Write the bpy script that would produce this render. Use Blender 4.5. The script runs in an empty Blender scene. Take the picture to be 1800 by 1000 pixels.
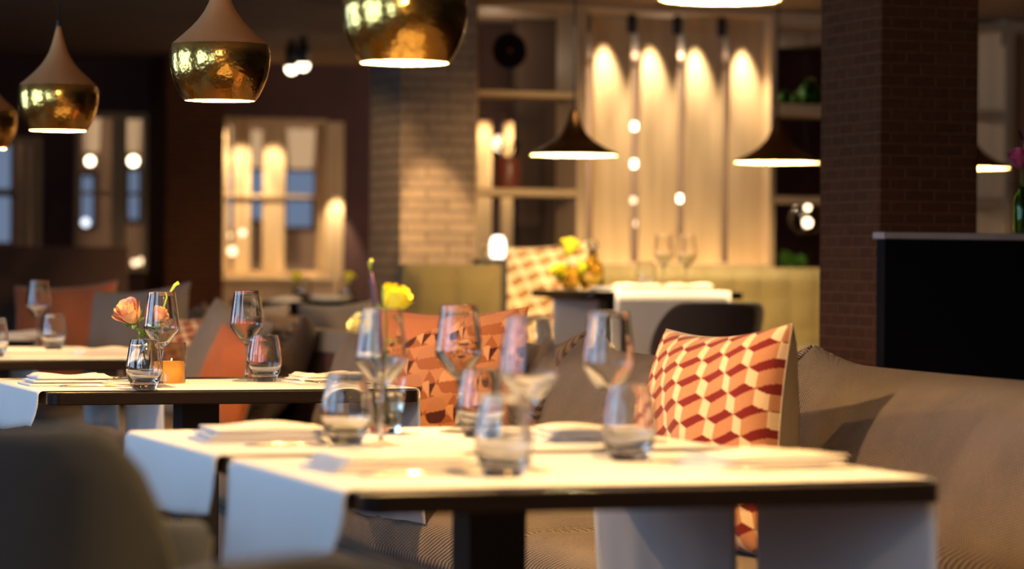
import bpy, bmesh, math, random
from mathutils import Vector, Matrix, Euler
random.seed(7)
PI = math.pi
S = bpy.context.scene
C = S.collection
# ------------------------------------------------------------------ frame
# room axes: X runs across the dining row (towards the sofa), Y runs along the row, Z up.  The camera stands at the origin.
F, HY, CZ, ROLL = 5200.0, 458.0, 1.07, 0.008
TH = math.atan(1850 / F)
co, si = math.cos(TH), math.sin(TH)
def vu(px, d):                       # a pixel column and a depth -> room X, Y
    k = (px - 900) / F
    return d * (k * co + si), d * (co - k * si)
def v_at(px, u):                     # a pixel column on a wall at room Y = u -> room X, depth
    k = (px - 900) / F
    d = u / (co - k * si)
    return d * (k * co + si), d
def z_at(py, px, d):
    return CZ - (py - (HY + ROLL * (px - 900))) * d / F
def depth(v, u): return si * v + co * u

# ------------------------------------------------------------------ node helpers / materials
MATS = {}
def new_mat(name):
    m = bpy.data.materials.new(name); m.use_nodes = True
    nt = m.node_tree; nt.nodes.clear()
    out = nt.nodes.new('ShaderNodeOutputMaterial')
    return m, nt, out
def nd(nt, t, **kw):
    n = nt.nodes.new(t)
    for k, v in kw.items():
        if k in n.inputs: n.inputs[k].default_value = v
        else: setattr(n, k, v)
    return n
def lk(nt, a, b): nt.links.new(a, b)
def math_n(nt, op, a, b=None):
    n = nt.nodes.new('ShaderNodeMath'); n.operation = op
    for i, x in enumerate((a, b)):
        if x is None: continue
        if isinstance(x, (int, float)): n.inputs[i].default_value = x
        else: lk(nt, x, n.inputs[i])
    return n.outputs[0]
def ramp(nt, fac, stops):
    r = nt.nodes.new('ShaderNodeValToRGB')
    el = r.color_ramp.elements
    while len(el) < len(stops): el.new(0.5)
    for e, (p, c) in zip(el, stops):
        e.position = p; e.color = (*c, 1)
    lk(nt, fac, r.inputs[0])
    return r.outputs[0]
def objcoord(nt): return nd(nt, 'ShaderNodeTexCoord').outputs['Object']
def princ(nt, out, **kw):
    p = nd(nt, 'ShaderNodeBsdfPrincipled')
    for k, v in kw.items(): p.inputs[k].default_value = v
    lk(nt, p.outputs[0], out.inputs[0])
    return p
def bump(nt, p, h, strength=0.3, dist=0.01):
    b = nd(nt, 'ShaderNodeBump'); b.inputs['Strength'].default_value = strength; b.inputs['Distance'].default_value = dist
    lk(nt, h, b.inputs['Height']); lk(nt, b.outputs[0], p.inputs['Normal'])
def plain(name, col, rough=0.6, metal=0.0, var=0.12, scale=12.0, bmp=0.0, spec=0.5, sheen=0.0):
    m, nt, out = new_mat(name)
    p = princ(nt, out, Roughness=rough, Metallic=metal)
    p.inputs['Specular IOR Level'].default_value = spec
    if sheen: p.inputs['Sheen Weight'].default_value = sheen
    n = nd(nt, 'ShaderNodeTexNoise', Scale=scale, Detail=4.0)
    lk(nt, objcoord(nt), n.inputs['Vector'])
    a = tuple(max(0, c * (1 - var)) for c in col); b = tuple(min(1, c * (1 + var)) for c in col)
    lk(nt, ramp(nt, n.outputs['Fac'], [(0.3, a), (0.7, b)]), p.inputs['Base Color'])
    if bmp: bump(nt, p, n.outputs['Fac'], bmp)
    MATS[name] = m
    return m
def weave(name, c_dark, c_light, pitch=0.008, rough=0.9, big=0.25, bmp=0.5):
    m, nt, out = new_mat(name)
    p = princ(nt, out, Roughness=rough)
    p.inputs['Specular IOR Level'].default_value = 0.15
    p.inputs['Sheen Weight'].default_value = 0.25
    sx = nd(nt, 'ShaderNodeSeparateXYZ'); lk(nt, objcoord(nt), sx.inputs[0])
    a = math_n(nt, 'ADD', sx.outputs[0], sx.outputs[1])
    k = 2 * PI / pitch
    z = sx.outputs[2]
    s1 = math_n(nt, 'SINE', math_n(nt, 'MULTIPLY', math_n(nt, 'ADD', a, math_n(nt, 'MULTIPLY', z, 0.35)), k))
    s2 = math_n(nt, 'SINE', math_n(nt, 'MULTIPLY', math_n(nt, 'SUBTRACT', math_n(nt, 'ADD', z, math_n(nt, 'MULTIPLY', sx.outputs[0], 0.6)), math_n(nt, 'MULTIPLY', a, 0.35)), k * 1.15))
    pr = math_n(nt, 'MULTIPLY', s1, s2)
    nz = nd(nt, 'ShaderNodeTexNoise', Scale=260.0, Detail=2.0); lk(nt, objcoord(nt), nz.inputs['Vector'])
    nb = nd(nt, 'ShaderNodeTexNoise', Scale=7.0, Detail=5.0); lk(nt, objcoord(nt), nb.inputs['Vector'])
    f = math_n(nt, 'ADD', math_n(nt, 'MULTIPLY', pr, 0.58), math_n(nt, 'MULTIPLY', nz.outputs['Fac'], 0.6))
    f = math_n(nt, 'ADD', f, math_n(nt, 'MULTIPLY', math_n(nt, 'SUBTRACT', nb.outputs['Fac'], 0.5), big * 2))
    lk(nt, ramp(nt, f, [(0.10, c_dark), (0.62, c_light)]), p.inputs['Base Color'])
    bump(nt, p, pr, bmp, 0.004)
    MATS[name] = m
    return m
def brick(name, c1, c2, mortar, bw=0.21, bh=0.065, bmp=0.6):
    m, nt, out = new_mat(name)
    p = princ(nt, out, Roughness=0.85)
    p.inputs['Specular IOR Level'].default_value = 0.25
    sx = nd(nt, 'ShaderNodeSeparateXYZ'); lk(nt, objcoord(nt), sx.inputs[0])
    cb = nd(nt, 'ShaderNodeCombineXYZ')
    lk(nt, math_n(nt, 'ADD', sx.outputs[0], sx.outputs[1]), cb.inputs[0]); lk(nt, sx.outputs[2], cb.inputs[1])
    b = nd(nt, 'ShaderNodeTexBrick')
    b.inputs['Scale'].default_value = 1.0
    b.inputs['Brick Width'].default_value = bw; b.inputs['Row Height'].default_value = bh
    b.inputs['Mortar Size'].default_value = 0.006; b.inputs['Mortar Smooth'].default_value = 0.4
    b.inputs['Color1'].default_value = (*c1, 1); b.inputs['Color2'].default_value = (*c2, 1); b.inputs['Mortar'].default_value = (*mortar, 1)
    lk(nt, cb.outputs[0], b.inputs['Vector'])
    n = nd(nt, 'ShaderNodeTexNoise', Scale=40.0, Detail=5.0); lk(nt, objcoord(nt), n.inputs['Vector'])
    mx = nd(nt, 'ShaderNodeMix', data_type='RGBA', blend_type='MULTIPLY'); mx.inputs[0].default_value = 0.6
    lk(nt, b.outputs['Color'], mx.inputs[6])
    lk(nt, ramp(nt, n.outputs['Fac'], [(0.25, (0.55, 0.55, 0.55)), (0.75, (1, 1, 1))]), mx.inputs[7])
    lk(nt, mx.outputs[2], p.inputs['Base Color'])
    h = math_n(nt, 'SUBTRACT', math_n(nt, 'MULTIPLY', n.outputs['Fac'], 0.3), b.outputs['Fac'])
    bump(nt, p, h, bmp, 0.006)
    MATS[name] = m
    return m
def wood(name, c1, c2, axis='Z', rough=0.5, scale=1.0):
    m, nt, out = new_mat(name)
    p = princ(nt, out, Roughness=rough)
    p.inputs['Specular IOR Level'].default_value = 0.3
    mp = nd(nt, 'ShaderNodeMapping')
    st = {'X': (1.5, 22, 22), 'Y': (22, 1.5, 22), 'Z': (22, 22, 1.5)}[axis]
    mp.inputs['Scale'].default_value = tuple(a * scale for a in st)
    lk(nt, objcoord(nt), mp.inputs['Vector'])
    n = nd(nt, 'ShaderNodeTexNoise', Scale=1.0, Detail=6.0); n.inputs['Distortion'].default_value = 0.6
    lk(nt, mp.outputs[0], n.inputs['Vector'])
    lk(nt, ramp(nt, n.outputs['Fac'], [(0.3, c1), (0.7, c2)]), p.inputs['Base Color'])
    bump(nt, p, n.outputs['Fac'], 0.15, 0.003)
    MATS[name] = m
    return m
def metal(name, col, rough, hammer=0.0, hscale=90.0):
    m, nt, out = new_mat(name)
    p = princ(nt, out, Roughness=rough, Metallic=1.0)
    n = nd(nt, 'ShaderNodeTexNoise', Scale=18.0, Detail=4.0); lk(nt, objcoord(nt), n.inputs['Vector'])
    lk(nt, ramp(nt, n.outputs['Fac'], [(0.3, tuple(c * 0.85 for c in col)), (0.7, col)]), p.inputs['Base Color'])
    if hammer:
        v = nd(nt, 'ShaderNodeTexVoronoi', Scale=hscale); v.feature = 'SMOOTH_F1'
        lk(nt, objcoord(nt), v.inputs['Vector'])
        bump(nt, p, v.outputs['Distance'], hammer, 0.004)
    MATS[name] = m
    return m
def emit(name, col, strength):
    m, nt, out = new_mat(name)
    e = nd(nt, 'ShaderNodeEmission', Color=(*col, 1), Strength=strength)
    lk(nt, e.outputs[0], out.inputs[0])
    MATS[name] = m
    return m
def thin_glass(name, tint=(0.985, 0.985, 0.985), edge=(0.78, 0.78, 0.78), gloss=1.0):
    m, nt, out = new_mat(name)
    lw = nd(nt, 'ShaderNodeLayerWeight', Blend=0.35)
    tr = nd(nt, 'ShaderNodeBsdfTransparent')
    lk(nt, ramp(nt, lw.outputs['Facing'], [(0.45, tint), (0.97, edge)]), tr.inputs['Color'])
    gl = nd(nt, 'ShaderNodeBsdfGlossy', Roughness=0.02); gl.inputs['Color'].default_value = (gloss, gloss, gloss, 1)
    lf = nd(nt, 'ShaderNodeLayerWeight', Blend=0.5)
    fr = math_n(nt, 'ADD', math_n(nt, 'MULTIPLY', math_n(nt, 'POWER', lf.outputs['Facing'], 3.0), 0.80), 0.055)
    mx = nd(nt, 'ShaderNodeMixShader'); lk(nt, fr, mx.inputs[0])
    lk(nt, tr.outputs[0], mx.inputs[1]); lk(nt, gl.outputs[0], mx.inputs[2])
    lk(nt, mx.outputs[0], out.inputs[0])
    MATS[name] = m
    return m
def solid_glass(name, col=(1, 1, 1), rough=0.0):
    m, nt, out = new_mat(name)
    g = nd(nt, 'ShaderNodeBsdfGlass', IOR=1.48, Roughness=rough, Color=(*col, 1))
    lk(nt, g.outputs[0], out.inputs[0])
    MATS[name] = m
    return m
def cloth_mat(name, col, rough=0.85, transl=0.0):
    m, nt, out = new_mat(name)
    p = princ(nt, out, Roughness=rough)
    p.inputs['Specular IOR Level'].default_value = 0.2
    p.inputs['Sheen Weight'].default_value = 0.1
    n = nd(nt, 'ShaderNodeTexNoise', Scale=500.0, Detail=2.0); lk(nt, objcoord(nt), n.inputs['Vector'])
    n2 = nd(nt, 'ShaderNodeTexNoise', Scale=9.0, Detail=4.0); lk(nt, objcoord(nt), n2.inputs['Vector'])
    lk(nt, ramp(nt, n.outputs['Fac'], [(0.2, tuple(c * 0.95 for c in col)), (0.8, col)]), p.inputs['Base Color'])
    bump(nt, p, n2.outputs['Fac'], 0.15, 0.01)
    MATS[name] = m
    return m
def vcol_mat(name, rough=0.85):
    m, nt, out = new_mat(name)
    p = princ(nt, out, Roughness=rough)
    p.inputs['Specular IOR Level'].default_value = 0.15
    p.inputs['Sheen Weight'].default_value = 0.15
    a = nd(nt, 'ShaderNodeVertexColor', layer_name='pattern')
    n = nd(nt, 'ShaderNodeTexNoise', Scale=320.0, Detail=2.0); lk(nt, objcoord(nt), n.inputs['Vector'])
    mx = nd(nt, 'ShaderNodeMix', data_type='RGBA', blend_type='MULTIPLY'); mx.inputs[0].default_value = 0.5
    lk(nt, a.outputs['Color'], mx.inputs[6])
    lk(nt, ramp(nt, n.outputs['Fac'], [(0.3, (0.75, 0.75, 0.75)), (0.7, (1, 1, 1))]), mx.inputs[7])
    lk(nt, mx.outputs[2], p.inputs['Base Color'])
    bump(nt, p, n.outputs['Fac'], 0.2, 0.001)
    MATS[name] = m
    return m

plain('plaster_dark', (0.10, 0.065, 0.05), 0.9, var=0.15, scale=3)
plain('plaster_brown', (0.16, 0.085, 0.06), 0.9, var=0.15, scale=3)
plain('plaster_ceiling', (0.26, 0.19, 0.14), 0.9, var=0.08, scale=2)
plain('plaster_beige', (0.62, 0.45, 0.33), 0.9, var=0.08, scale=3)
plain('plaster_wine', (0.085, 0.04, 0.045), 0.9, var=0.15, scale=3)
wood('floor_wood', (0.10, 0.06, 0.04), (0.2, 0.12, 0.075), 'Y', 0.45, 0.5)
brick('brick_grey', (0.25, 0.18, 0.125), (0.31, 0.22, 0.15), (0.18, 0.13, 0.095), 0.21, 0.052, 0.8)
brick('brick_brown', (0.090, 0.030, 0.011), (0.11, 0.038, 0.014), (0.135, 0.055, 0.024), 0.1, 0.035, 0.7)
wood('oak_pale', (0.47, 0.345, 0.215), (0.62, 0.47, 0.30), 'Z', 0.6)
wood('oak_shelf', (0.55, 0.41, 0.25), (0.68, 0.52, 0.33), 'X', 0.6)
wood('wenge', (0.007, 0.0045, 0.0045), (0.015, 0.009, 0.009), 'X', 0.25)
plain('metal_black', (0.012, 0.011, 0.012), 0.45, 0.0)
plain('bar_black', (0.004, 0.004, 0.007), 0.6, 0.0, spec=.12)
plain('counter_top', (0.42, 0.37, 0.37), 0.35)
metal('brass', (0.90, 0.55, 0.14), 0.17, 0.16, 120)
plain('copper_matte', (0.62, 0.32, 0.14), 0.5, 0.3, var=0.08)
metal('bronze_dark', (0.20, 0.11, 0.045), 0.38)
metal('steel', (0.72, 0.68, 0.62), 0.16)
plain('shade_inside', (0.95, 0.83, 0.55), 0.5, var=0.03)
emit('bulb_warm', (1.0, 0.80, 0.48), 30)
emit('bulb_small', (1.0, 0.82, 0.55), 9)
emit('bulb_dim', (1.0, 0.70, 0.42), 3.0)
emit('bulb_cool', (0.80, 0.86, 1.0), 2.0)
emit('lantern_glow', (1.0, 0.88, 0.72), 3.2)
emit('daylight', (0.42, 0.56, 0.85), 0.34)
emit('shade_glow', (1.0, 0.62, 0.33), 0.55)
solid_glass('glass')
thin_glass('glass_pane')
thin_glass('glass_rim', (0.95, 0.95, 0.95), (0.75, 0.75, 0.75))
solid_glass('glass_solid')
solid_glass('glass_green', (0.55, 0.75, 0.50))
solid_glass('glass_amber', (0.97, 0.88, 0.55))
def wax(name, col):
    m, nt, out = new_mat(name)
    d = nd(nt, 'ShaderNodeBsdfDiffuse', Color=(*col, 1)); q = nd(nt, 'ShaderNodeBsdfTranslucent', Color=(*col, 1))
    x = nd(nt, 'ShaderNodeMixShader'); x.inputs[0].default_value = .6
    lk(nt, d.outputs[0], x.inputs[1]); lk(nt, q.outputs[0], x.inputs[2]); lk(nt, x.outputs[0], out.inputs[0])
    MATS[name] = m
wax('amber_frost', (1.0, 0.80, 0.36))
thin_glass('glass_smoke', (0.80, 0.72, 0.66), (0.45, 0.38, 0.34))
solid_glass('water', (0.97, 0.97, 0.90))
cloth_mat('linen_white', (0.86, 0.86, 0.87))
cloth_mat('linen_napkin', (0.86, 0.80, 0.77))
weave('sofa_fabric', (0.036, 0.025, 0.023), (0.34, 0.235, 0.19), 0.0125, bmp=0.9)
weave('sofa_seat', (0.08, 0.055, 0.04), (0.46, 0.33, 0.21), 0.0135, bmp=0.9)
weave('chair_grey', (0.026, 0.034, 0.050), (0.085, 0.098, 0.125), 0.005, big=0.35, bmp=0.2)
weave('chair_inner_lit', (0.06, 0.045, 0.02), (0.19, 0.135, 0.05), 0.005, big=0.3, bmp=0.2)  # the grey velvet again, warm lamp light put into an olive colour
weave('chair_brown', (0.05, 0.03, 0.022), (0.11, 0.066, 0.045), 0.006, big=0.2, bmp=0.2)
weave('bench_olive', (0.33, 0.265, 0.115), (0.55, 0.45, 0.22), 0.01, big=0.12, bmp=0.3)
weave('bench_shaded', (0.14, 0.105, 0.04), (0.28, 0.215, 0.09), 0.01, big=0.12, bmp=0.3)  # the olive bench fabric again, with shade put into a darker colour
weave('pillow_beige', (0.28, 0.22, 0.16), (0.50, 0.41, 0.31), 0.004, big=0.1, bmp=0.1)
weave('pillow_grey', (0.12, 0.10, 0.095), (0.36, 0.29, 0.26), 0.006, big=0.2)
weave('pillow_rust', (0.34, 0.085, 0.035), (0.66, 0.20, 0.08), 0.005, big=0.3, bmp=0.15)
weave('pillow_tan', (0.40, 0.22, 0.10), (0.62, 0.36, 0.18), 0.005, big=0.2, bmp=0.15)
vcol_mat('pattern')
plain('petal_yellow', (0.98, 0.86, 0.06), 0.55, var=0.1, scale=40)
plain('petal_cream', (0.95, 0.85, 0.45), 0.55, var=0.1, scale=40)
plain('petal_peach', (0.95, 0.50, 0.34), 0.55, var=0.25, scale=45)
plain('petal_pink', (0.75, 0.11, 0.24), 0.55, var=0.3, scale=45)
plain('leaf_green', (0.12, 0.22, 0.035), 0.5, var=0.3, scale=40)
plain('stalk_lime', (0.42, 0.55, 0.07), 0.45, var=0.2, scale=40)
plain('stalk_purple', (0.10, 0.045, 0.12), 0.5, var=0.2, scale=40)
plain('plant_green', (0.07, 0.19, 0.03), 0.5, var=0.4, scale=30)
plain('ceramic_brown', (0.20, 0.055, 0.035), 0.35)
plain('ceramic_white', (0.85, 0.82, 0.76), 0.3)
plain('disc_black', (0.010, 0.006, 0.007), 0.8, spec=.1)
plain('candle_wax', (0.85, 0.78, 0.62), 0.5)

# ------------------------------------------------------------------ mesh helpers
def obj(name, bm, mat, parent=None, smooth=False, loc=None):
    me = bpy.data.meshes.new(name)
    bmesh.ops.recalc_face_normals(bm, faces=bm.faces)
    bm.to_mesh(me); bm.free()
    if smooth:
        for p in me.polygons: p.use_smooth = True
    o = bpy.data.objects.new(name, me); C.objects.link(o)
    me.materials.append(MATS[mat] if isinstance(mat, str) else mat)
    if parent: o.parent = parent
    if loc: o.location = loc
    return o
def thing(name, label, cat, loc=(0, 0, 0), rz=0.0, group=None, rot=None):
    o = bpy.data.objects.new(name, None); C.objects.link(o)
    o.empty_display_size = 0.1
    o.location = loc; o.rotation_euler = rot if rot else (0, 0, rz)
    o['label'] = label; o['category'] = cat
    if group: o['group'] = group
    return o
def tag(o, label, cat, group=None, kind=None):
    o['label'] = label; o['category'] = cat
    if group: o['group'] = group
    if kind: o['kind'] = kind
    return o
def dup(root, loc, label, rz=None, group=None, rot=None):
    r = root.copy(); C.objects.link(r); r.location = loc
    if rz is not None: r.rotation_euler = (0, 0, rz)
    if rot is not None: r.rotation_euler = rot
    r['label'] = label
    if group: r['group'] = group
    for ch in list(root.children):
        c = ch.copy(); C.objects.link(c); c.parent = r
        for g in list(ch.children):
            d = g.copy(); C.objects.link(d); d.parent = c
    return r
def struct(o, label=None):
    o['kind'] = 'structure'
    if label: o['label'] = label
    return o
def add_box(bm, x0, x1, y0, y1, z0, z1):
    vs = [bm.verts.new(p) for p in ((x0, y0, z0), (x1, y0, z0), (x1, y1, z0), (x0, y1, z0), (x0, y0, z1), (x1, y0, z1), (x1, y1, z1), (x0, y1, z1))]
    for f in ((0, 3, 2, 1), (4, 5, 6, 7), (0, 1, 5, 4), (1, 2, 6, 5), (2, 3, 7, 6), (3, 0, 4, 7)):
        bm.faces.new([vs[i] for i in f])
    return vs
def box_bm(x0, x1, y0, y1, z0, z1, bev=0.0, seg=2):
    bm = bmesh.new(); add_box(bm, x0, x1, y0, y1, z0, z1)
    if bev: bmesh.ops.bevel(bm, geom=bm.edges[:], offset=bev, segments=seg, profile=0.5, affect='EDGES')
    return bm
def lathe_bm(prof, seg=36, bm=None, off=(0, 0, 0)):
    bm = bm or bmesh.new()
    rings = []
    for r, z in prof:
        if r < 1e-6: rings.append([bm.verts.new((off[0], off[1], off[2] + z))])
        else: rings.append([bm.verts.new((off[0] + r * math.cos(2 * PI * i / seg), off[1] + r * math.sin(2 * PI * i / seg), off[2] + z)) for i in range(seg)])
    for a, b in zip(rings, rings[1:]):
        if len(a) == 1 and len(b) == 1: continue
        for i in range(seg):
            j = (i + 1) % seg
            if len(a) == 1: bm.faces.new((a[0], b[i], b[j]))
            elif len(b) == 1: bm.faces.new((a[i], a[j], b[0]))
            else: bm.faces.new((a[i], a[j], b[j], b[i]))
    return bm
def tube_bm(pts, rad, seg=8, bm=None):
    bm = bm or bmesh.new()
    pts = [Vector(p) for p in pts]
    n = len(pts)
    rads = rad if isinstance(rad, (list, tuple)) else [rad] * n
    rings = []
    for i, p in enumerate(pts):
        t = (pts[min(i + 1, n - 1)] - pts[max(i - 1, 0)]).normalized()
        a = t.cross(Vector((0, 0, 1)))
        if a.length < 1e-3: a = t.cross(Vector((1, 0, 0)))
        a.normalize(); b = t.cross(a)
        rings.append([bm.verts.new(p + (a * math.cos(2 * PI * k / seg) + b * math.sin(2 * PI * k / seg)) * rads[i]) for k in range(seg)])
    for a, b in zip(rings, rings[1:]):
        for k in range(seg):
            bm.faces.new((a[k], a[(k + 1) % seg], b[(k + 1) % seg], b[k]))
    bm.faces.new(rings[0][::-1]); bm.faces.new(rings[-1])
    return bm
def sphere_bm(r, seg=16, bm=None, off=(0, 0, 0), sz=1.0):
    n = seg // 2
    return lathe_bm([(r * math.sin(PI * i / n), -r * sz * math.cos(PI * i / n)) for i in range(n + 1)], seg, bm, off)
def grid_bm(fn, nu, nv, bm=None):
    bm = bm or bmesh.new()
    vs = [[bm.verts.new(fn(i / nu, j / nv)) for j in range(nv + 1)] for i in range(nu + 1)]
    for i in range(nu):
        for j in range(nv):
            bm.faces.new((vs[i][j], vs[i + 1][j], vs[i + 1][j + 1], vs[i][j + 1]))
    return bm
def round_box(name, x0, x1, y0, y1, z0, z1, mat, parent, puff=0.02, bev=0.05, n=8, amp=0.006, smooth=True):
    """an upholstered block: bevelled, subdivided, slightly swollen and uneven"""
    bm = bmesh.new()
    cx, cy, cz = (x0 + x1) / 2, (y0 + y1) / 2, (z0 + z1) / 2
    hx, hy, hz = (x1 - x0) / 2, (y1 - y0) / 2, (z1 - z0) / 2
    add_box(bm, -hx, hx, -hy, hy, -hz, hz)
    bmesh.ops.bevel(bm, geom=bm.edges[:], offset=min(bev, hx * .9, hy * .9, hz * .9), segments=4, profile=0.5, affect='EDGES')
    bmesh.ops.subdivide_edges(bm, edges=[e for e in bm.edges if e.calc_length() > 0.12], cuts=n, use_grid_fill=True)
    for v in bm.verts:
        a, b, c = v.co.x / hx, v.co.y / hy, v.co.z / hz
        f = lambda p, q: max(0, (1 - p * p)) * max(0, (1 - q * q))
        v.co.x += math.copysign(puff * f(b, c), a) if abs(a) > .5 else 0
        v.co.y += math.copysign(puff * f(a, c), b) if abs(b) > .5 else 0
        v.co.z += math.copysign(puff * f(a, b), c) if abs(c) > .5 else 0
        w = amp * (math.sin(v.co.y * 13 + v.co.z * 9 + x0 * 7) + math.sin(v.co.y * 5.3 - v.co.x * 17 + y0))
        v.co.z += w; v.co.x += w * .6
    for v in bm.verts: v.co += Vector((cx, cy, cz))
    return obj(name, bm, mat, parent, smooth)
def light(kind, name, loc, energy, col, parent=None, size=0.03, rot=None, spot=None, blend=0.5, sx=1, sy=1):
    L = bpy.data.lights.new(name, kind); L.energy = energy; L.color = col
    if kind == 'AREA':
        L.shape = 'RECTANGLE'; L.size = sx; L.size_y = sy
    else: L.shadow_soft_size = size
    if kind == 'SPOT': L.spot_size = spot; L.spot_blend = blend
    o = bpy.data.objects.new(name, L); C.objects.link(o); o.location = loc
    if rot is not None: o.rotation_euler = rot
    if parent: o.parent = parent
    return o
WARM = (1.0, 0.58, 0.20)

# ------------------------------------------------------------------ room shell
CEIL = 2.34
U_BACK = 13.55      # the open shelving wall behind the raised bay
U_FAR = 18.7        # the far wall with the interior windows
struct(obj('floor', box_bm(-2.6, 12.5, -2.5, 26, -0.1, 0.0), 'floor_wood'))
struct(obj('ceiling', box_bm(-2.6, 12.5, -2.5, 26, CEIL, CEIL + 0.1), 'plaster_ceiling'))
struct(obj('wall_rear', box_bm(-2.6, 12.5, -2.6, -2.5, 0, CEIL), 'plaster_beige'))
struct(obj('wall_right', box_bm(12.4, 12.5, -2.5, 26, 0, CEIL), 'plaster_dark'))
struct(obj('wall_end', box_bm(-2.6, 12.5, 25.9, 26, 0, CEIL), 'plaster_dark'))
# left wall with real window openings (daylight comes through them)
WIN = [(0.6, 2.6), (3.6, 5.6), (6.6, 8.6), (9.6, 11.6)]
def wall_with_openings(name, mat, axis, a0, a1, p0, p1, holes, zt=CEIL):
    bm = bmesh.new()
    def put(s0, s1, z0, z1):
        if s1 - s0 < 1e-4 or z1 - z0 < 1e-4: return
        if axis == 'Y': add_box(bm, p0, p1, s0, s1, z0, z1)
        else: add_box(bm, s0, s1, p0, p1, z0, z1)
    cur = a0
    for (h0, h1, hz0, hz1) in sorted(holes):
        put(cur, h0, 0, zt); put(h0, h1, 0, hz0); put(h0, h1, hz1, zt); cur = h1
    put(cur, a1, 0, zt)
    return struct(obj(name, bm, mat))
wall_with_openings('wall_left', 'plaster_dark', 'Y', -2.5, 25.9, -1.45, -1.3, [(a, b, 0.75, 2.15) for a, b in WIN])
for i, (a, b) in enumerate(WIN):
    t = thing('window_%d' % (i + 1), 'tall daylight window in the side wall', 'window', (-1.38, (a + b) / 2, 0.75))
    t['kind'] = 'structure'; del t['category']
    bm = bmesh.new(); h = (b - a) / 2
    add_box(bm, -.03, .03, -h, -h + .06, 0, 1.4); add_box(bm, -.03, .03, h - .06, h, 0, 1.4)
    add_box(bm, -.03, .03, -h + .06, h - .06, 0, .06); add_box(bm, -.03, .03, -h + .06, h - .06, 1.34, 1.4)
    add_box(bm, -.02, .02, -.03, .03, .06, 1.34)
    obj('window_frame', bm, 'metal_black', t)
    obj('pane', box_bm(-.004, .004, -h + .06, h - .06, .06, 1.34), 'glass_pane', t)
    light('AREA', 'window_daylight', (-1.6, (a + b) / 2, 1.47), 60, (0.40, 0.66, 1.0), rot=(0, -PI / 2, 0), sx=1.4, sy=2.0)

# far wall (behind the left part of the picture) with three openings
def opening(px0, px1, py0, py1, u):
    a, d0 = v_at(px0, u); b, d1 = v_at(px1, u); m = (px0 + px1) / 2; d = (d0 + d1) / 2
    return (a, b, z_at(py1, m, d), z_at(py0, m, d))
OP = [opening(-60, 72, 240, 500, U_FAR), opening(130, 276, 198, 478, U_FAR), opening(386, 572, 208, 486, U_FAR)]
wall_with_openings('wall_far', 'plaster_wine', 'X', -2.45, 8.2, U_FAR, U_FAR + 0.12, OP)
# room beyond: end wall lit warm
struct(obj('wall_back', box_bm(3.5, 12.4, 22.2, 22.3, 0, CEIL), 'plaster_beige'))

# columns in a row at x = 4.17 .. 4.55
def column(px_corner, u, w, dp, mat, label):
    v, d = v_at(px_corner, u)
    return struct(obj('column', box_bm(v, v + w, u, u + dp, 0, CEIL, 0.004, 1), mat), label)
column(1545, 8.1, 0.335, 0.42, 'brick_brown', 'dark brown brick column beside the bar counter')
COLM = v_at(703, 13.25)[0]
column(703, 13.25, 0.375, 0.50, 'brick_grey', 'grey brick column beside the open shelving')
column(290, 18.15, 0.375, 0.50, 'brick_brown', 'dark brick column next to the far interior window')

# raised floor of the bays
struct(obj('floor_platform', box_bm(3.25, 12.0, 9.6, 13.5, 0, 0.2, 0.01), 'floor_wood'))
struct(obj('floor_platform_far', box_bm(3.4, 12.0, 13.9, 18.6, 0, 0.12, 0.01), 'floor_wood'))
# low dark partition behind the sofas
struct(obj('partition', box_bm(3.06, 3.18, 8.6, 17.4, 0, 0.72), 'plaster_wine'))
struct(obj('trim_1', box_bm(3.05, 3.19, 8.6, 17.4, 0.72, 0.80, 0.01), 'pillow_grey'))
# brown booth partition far left
a, d = v_at(-60, 16.6); b, d2 = v_at(226, 16.6)
struct(obj('partition_booth', box_bm(a, b, 16.6, 16.7, 0, z_at(433, 110, d2), 0.01), 'plaster_brown'))

# ------------------------------------------------------------------ tables
TZ = 0.744
def table(x0, x1, y0, y1, label, ztop=TZ, base=0.0, px=None, group='dark dining tables', plate=True):
    cx, cy = (x0 + x1) / 2, (y0 + y1) / 2
    t = thing('dining_table', label, 'table', (cx, cy, base), 0, group)
    hx, hy, h = (x1 - x0) / 2, (y1 - y0) / 2, ztop - base
    bm = bmesh.new(); add_box(bm, -hx, hx, -hy, hy, h - .03, h)
    bmesh.ops.bevel(bm, geom=[e for e in bm.edges if abs(e.verts[0].co.z - e.verts[1].co.z) > .01], offset=.03, segments=5, profile=.5, affect='EDGES')
    bmesh.ops.bevel(bm, geom=[e for e in bm.edges if abs(e.verts[0].co.z - e.verts[1].co.z) < 1e-5], offset=.003, segments=2, profile=.5, affect='EDGES')
    obj('tabletop', bm, 'wenge', t)
    pxo = px if px is not None else 0
    obj('pedestal', box_bm(pxo - .05, pxo + .05, -.05, .05, .02, h - .038, .004), 'metal_black', t)
    obj('mounting_plate', box_bm(pxo - .22, pxo + .22, -min(.2, hy * .7), min(.2, hy * .7), h - .038, h - .03), 'metal_black', t)
    obj('base_plate', box_bm(pxo - .25, pxo + .25, -.25, .25, 0, .02, .005), 'metal_black', t)
    return t
T1 = (1.185, 2.085, 3.93, 5.47); T2 = (1.33, 2.265, 7.04, 7.92); T3 = (1.20, 2.10, 9.22, 10.62); T4 = (1.20, 2.10, 11.4, 12.4)
table(*T1, 'dark wood dining table nearest the camera, with two white runners')
table(*T2, 'dark wood dining table with the peach rose and amber votive')
table(*T3, 'dark wood dining table in front of the plain rust cushion')
table(*T4, 'dark wood dining table farthest along the row, mostly hidden')

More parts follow.
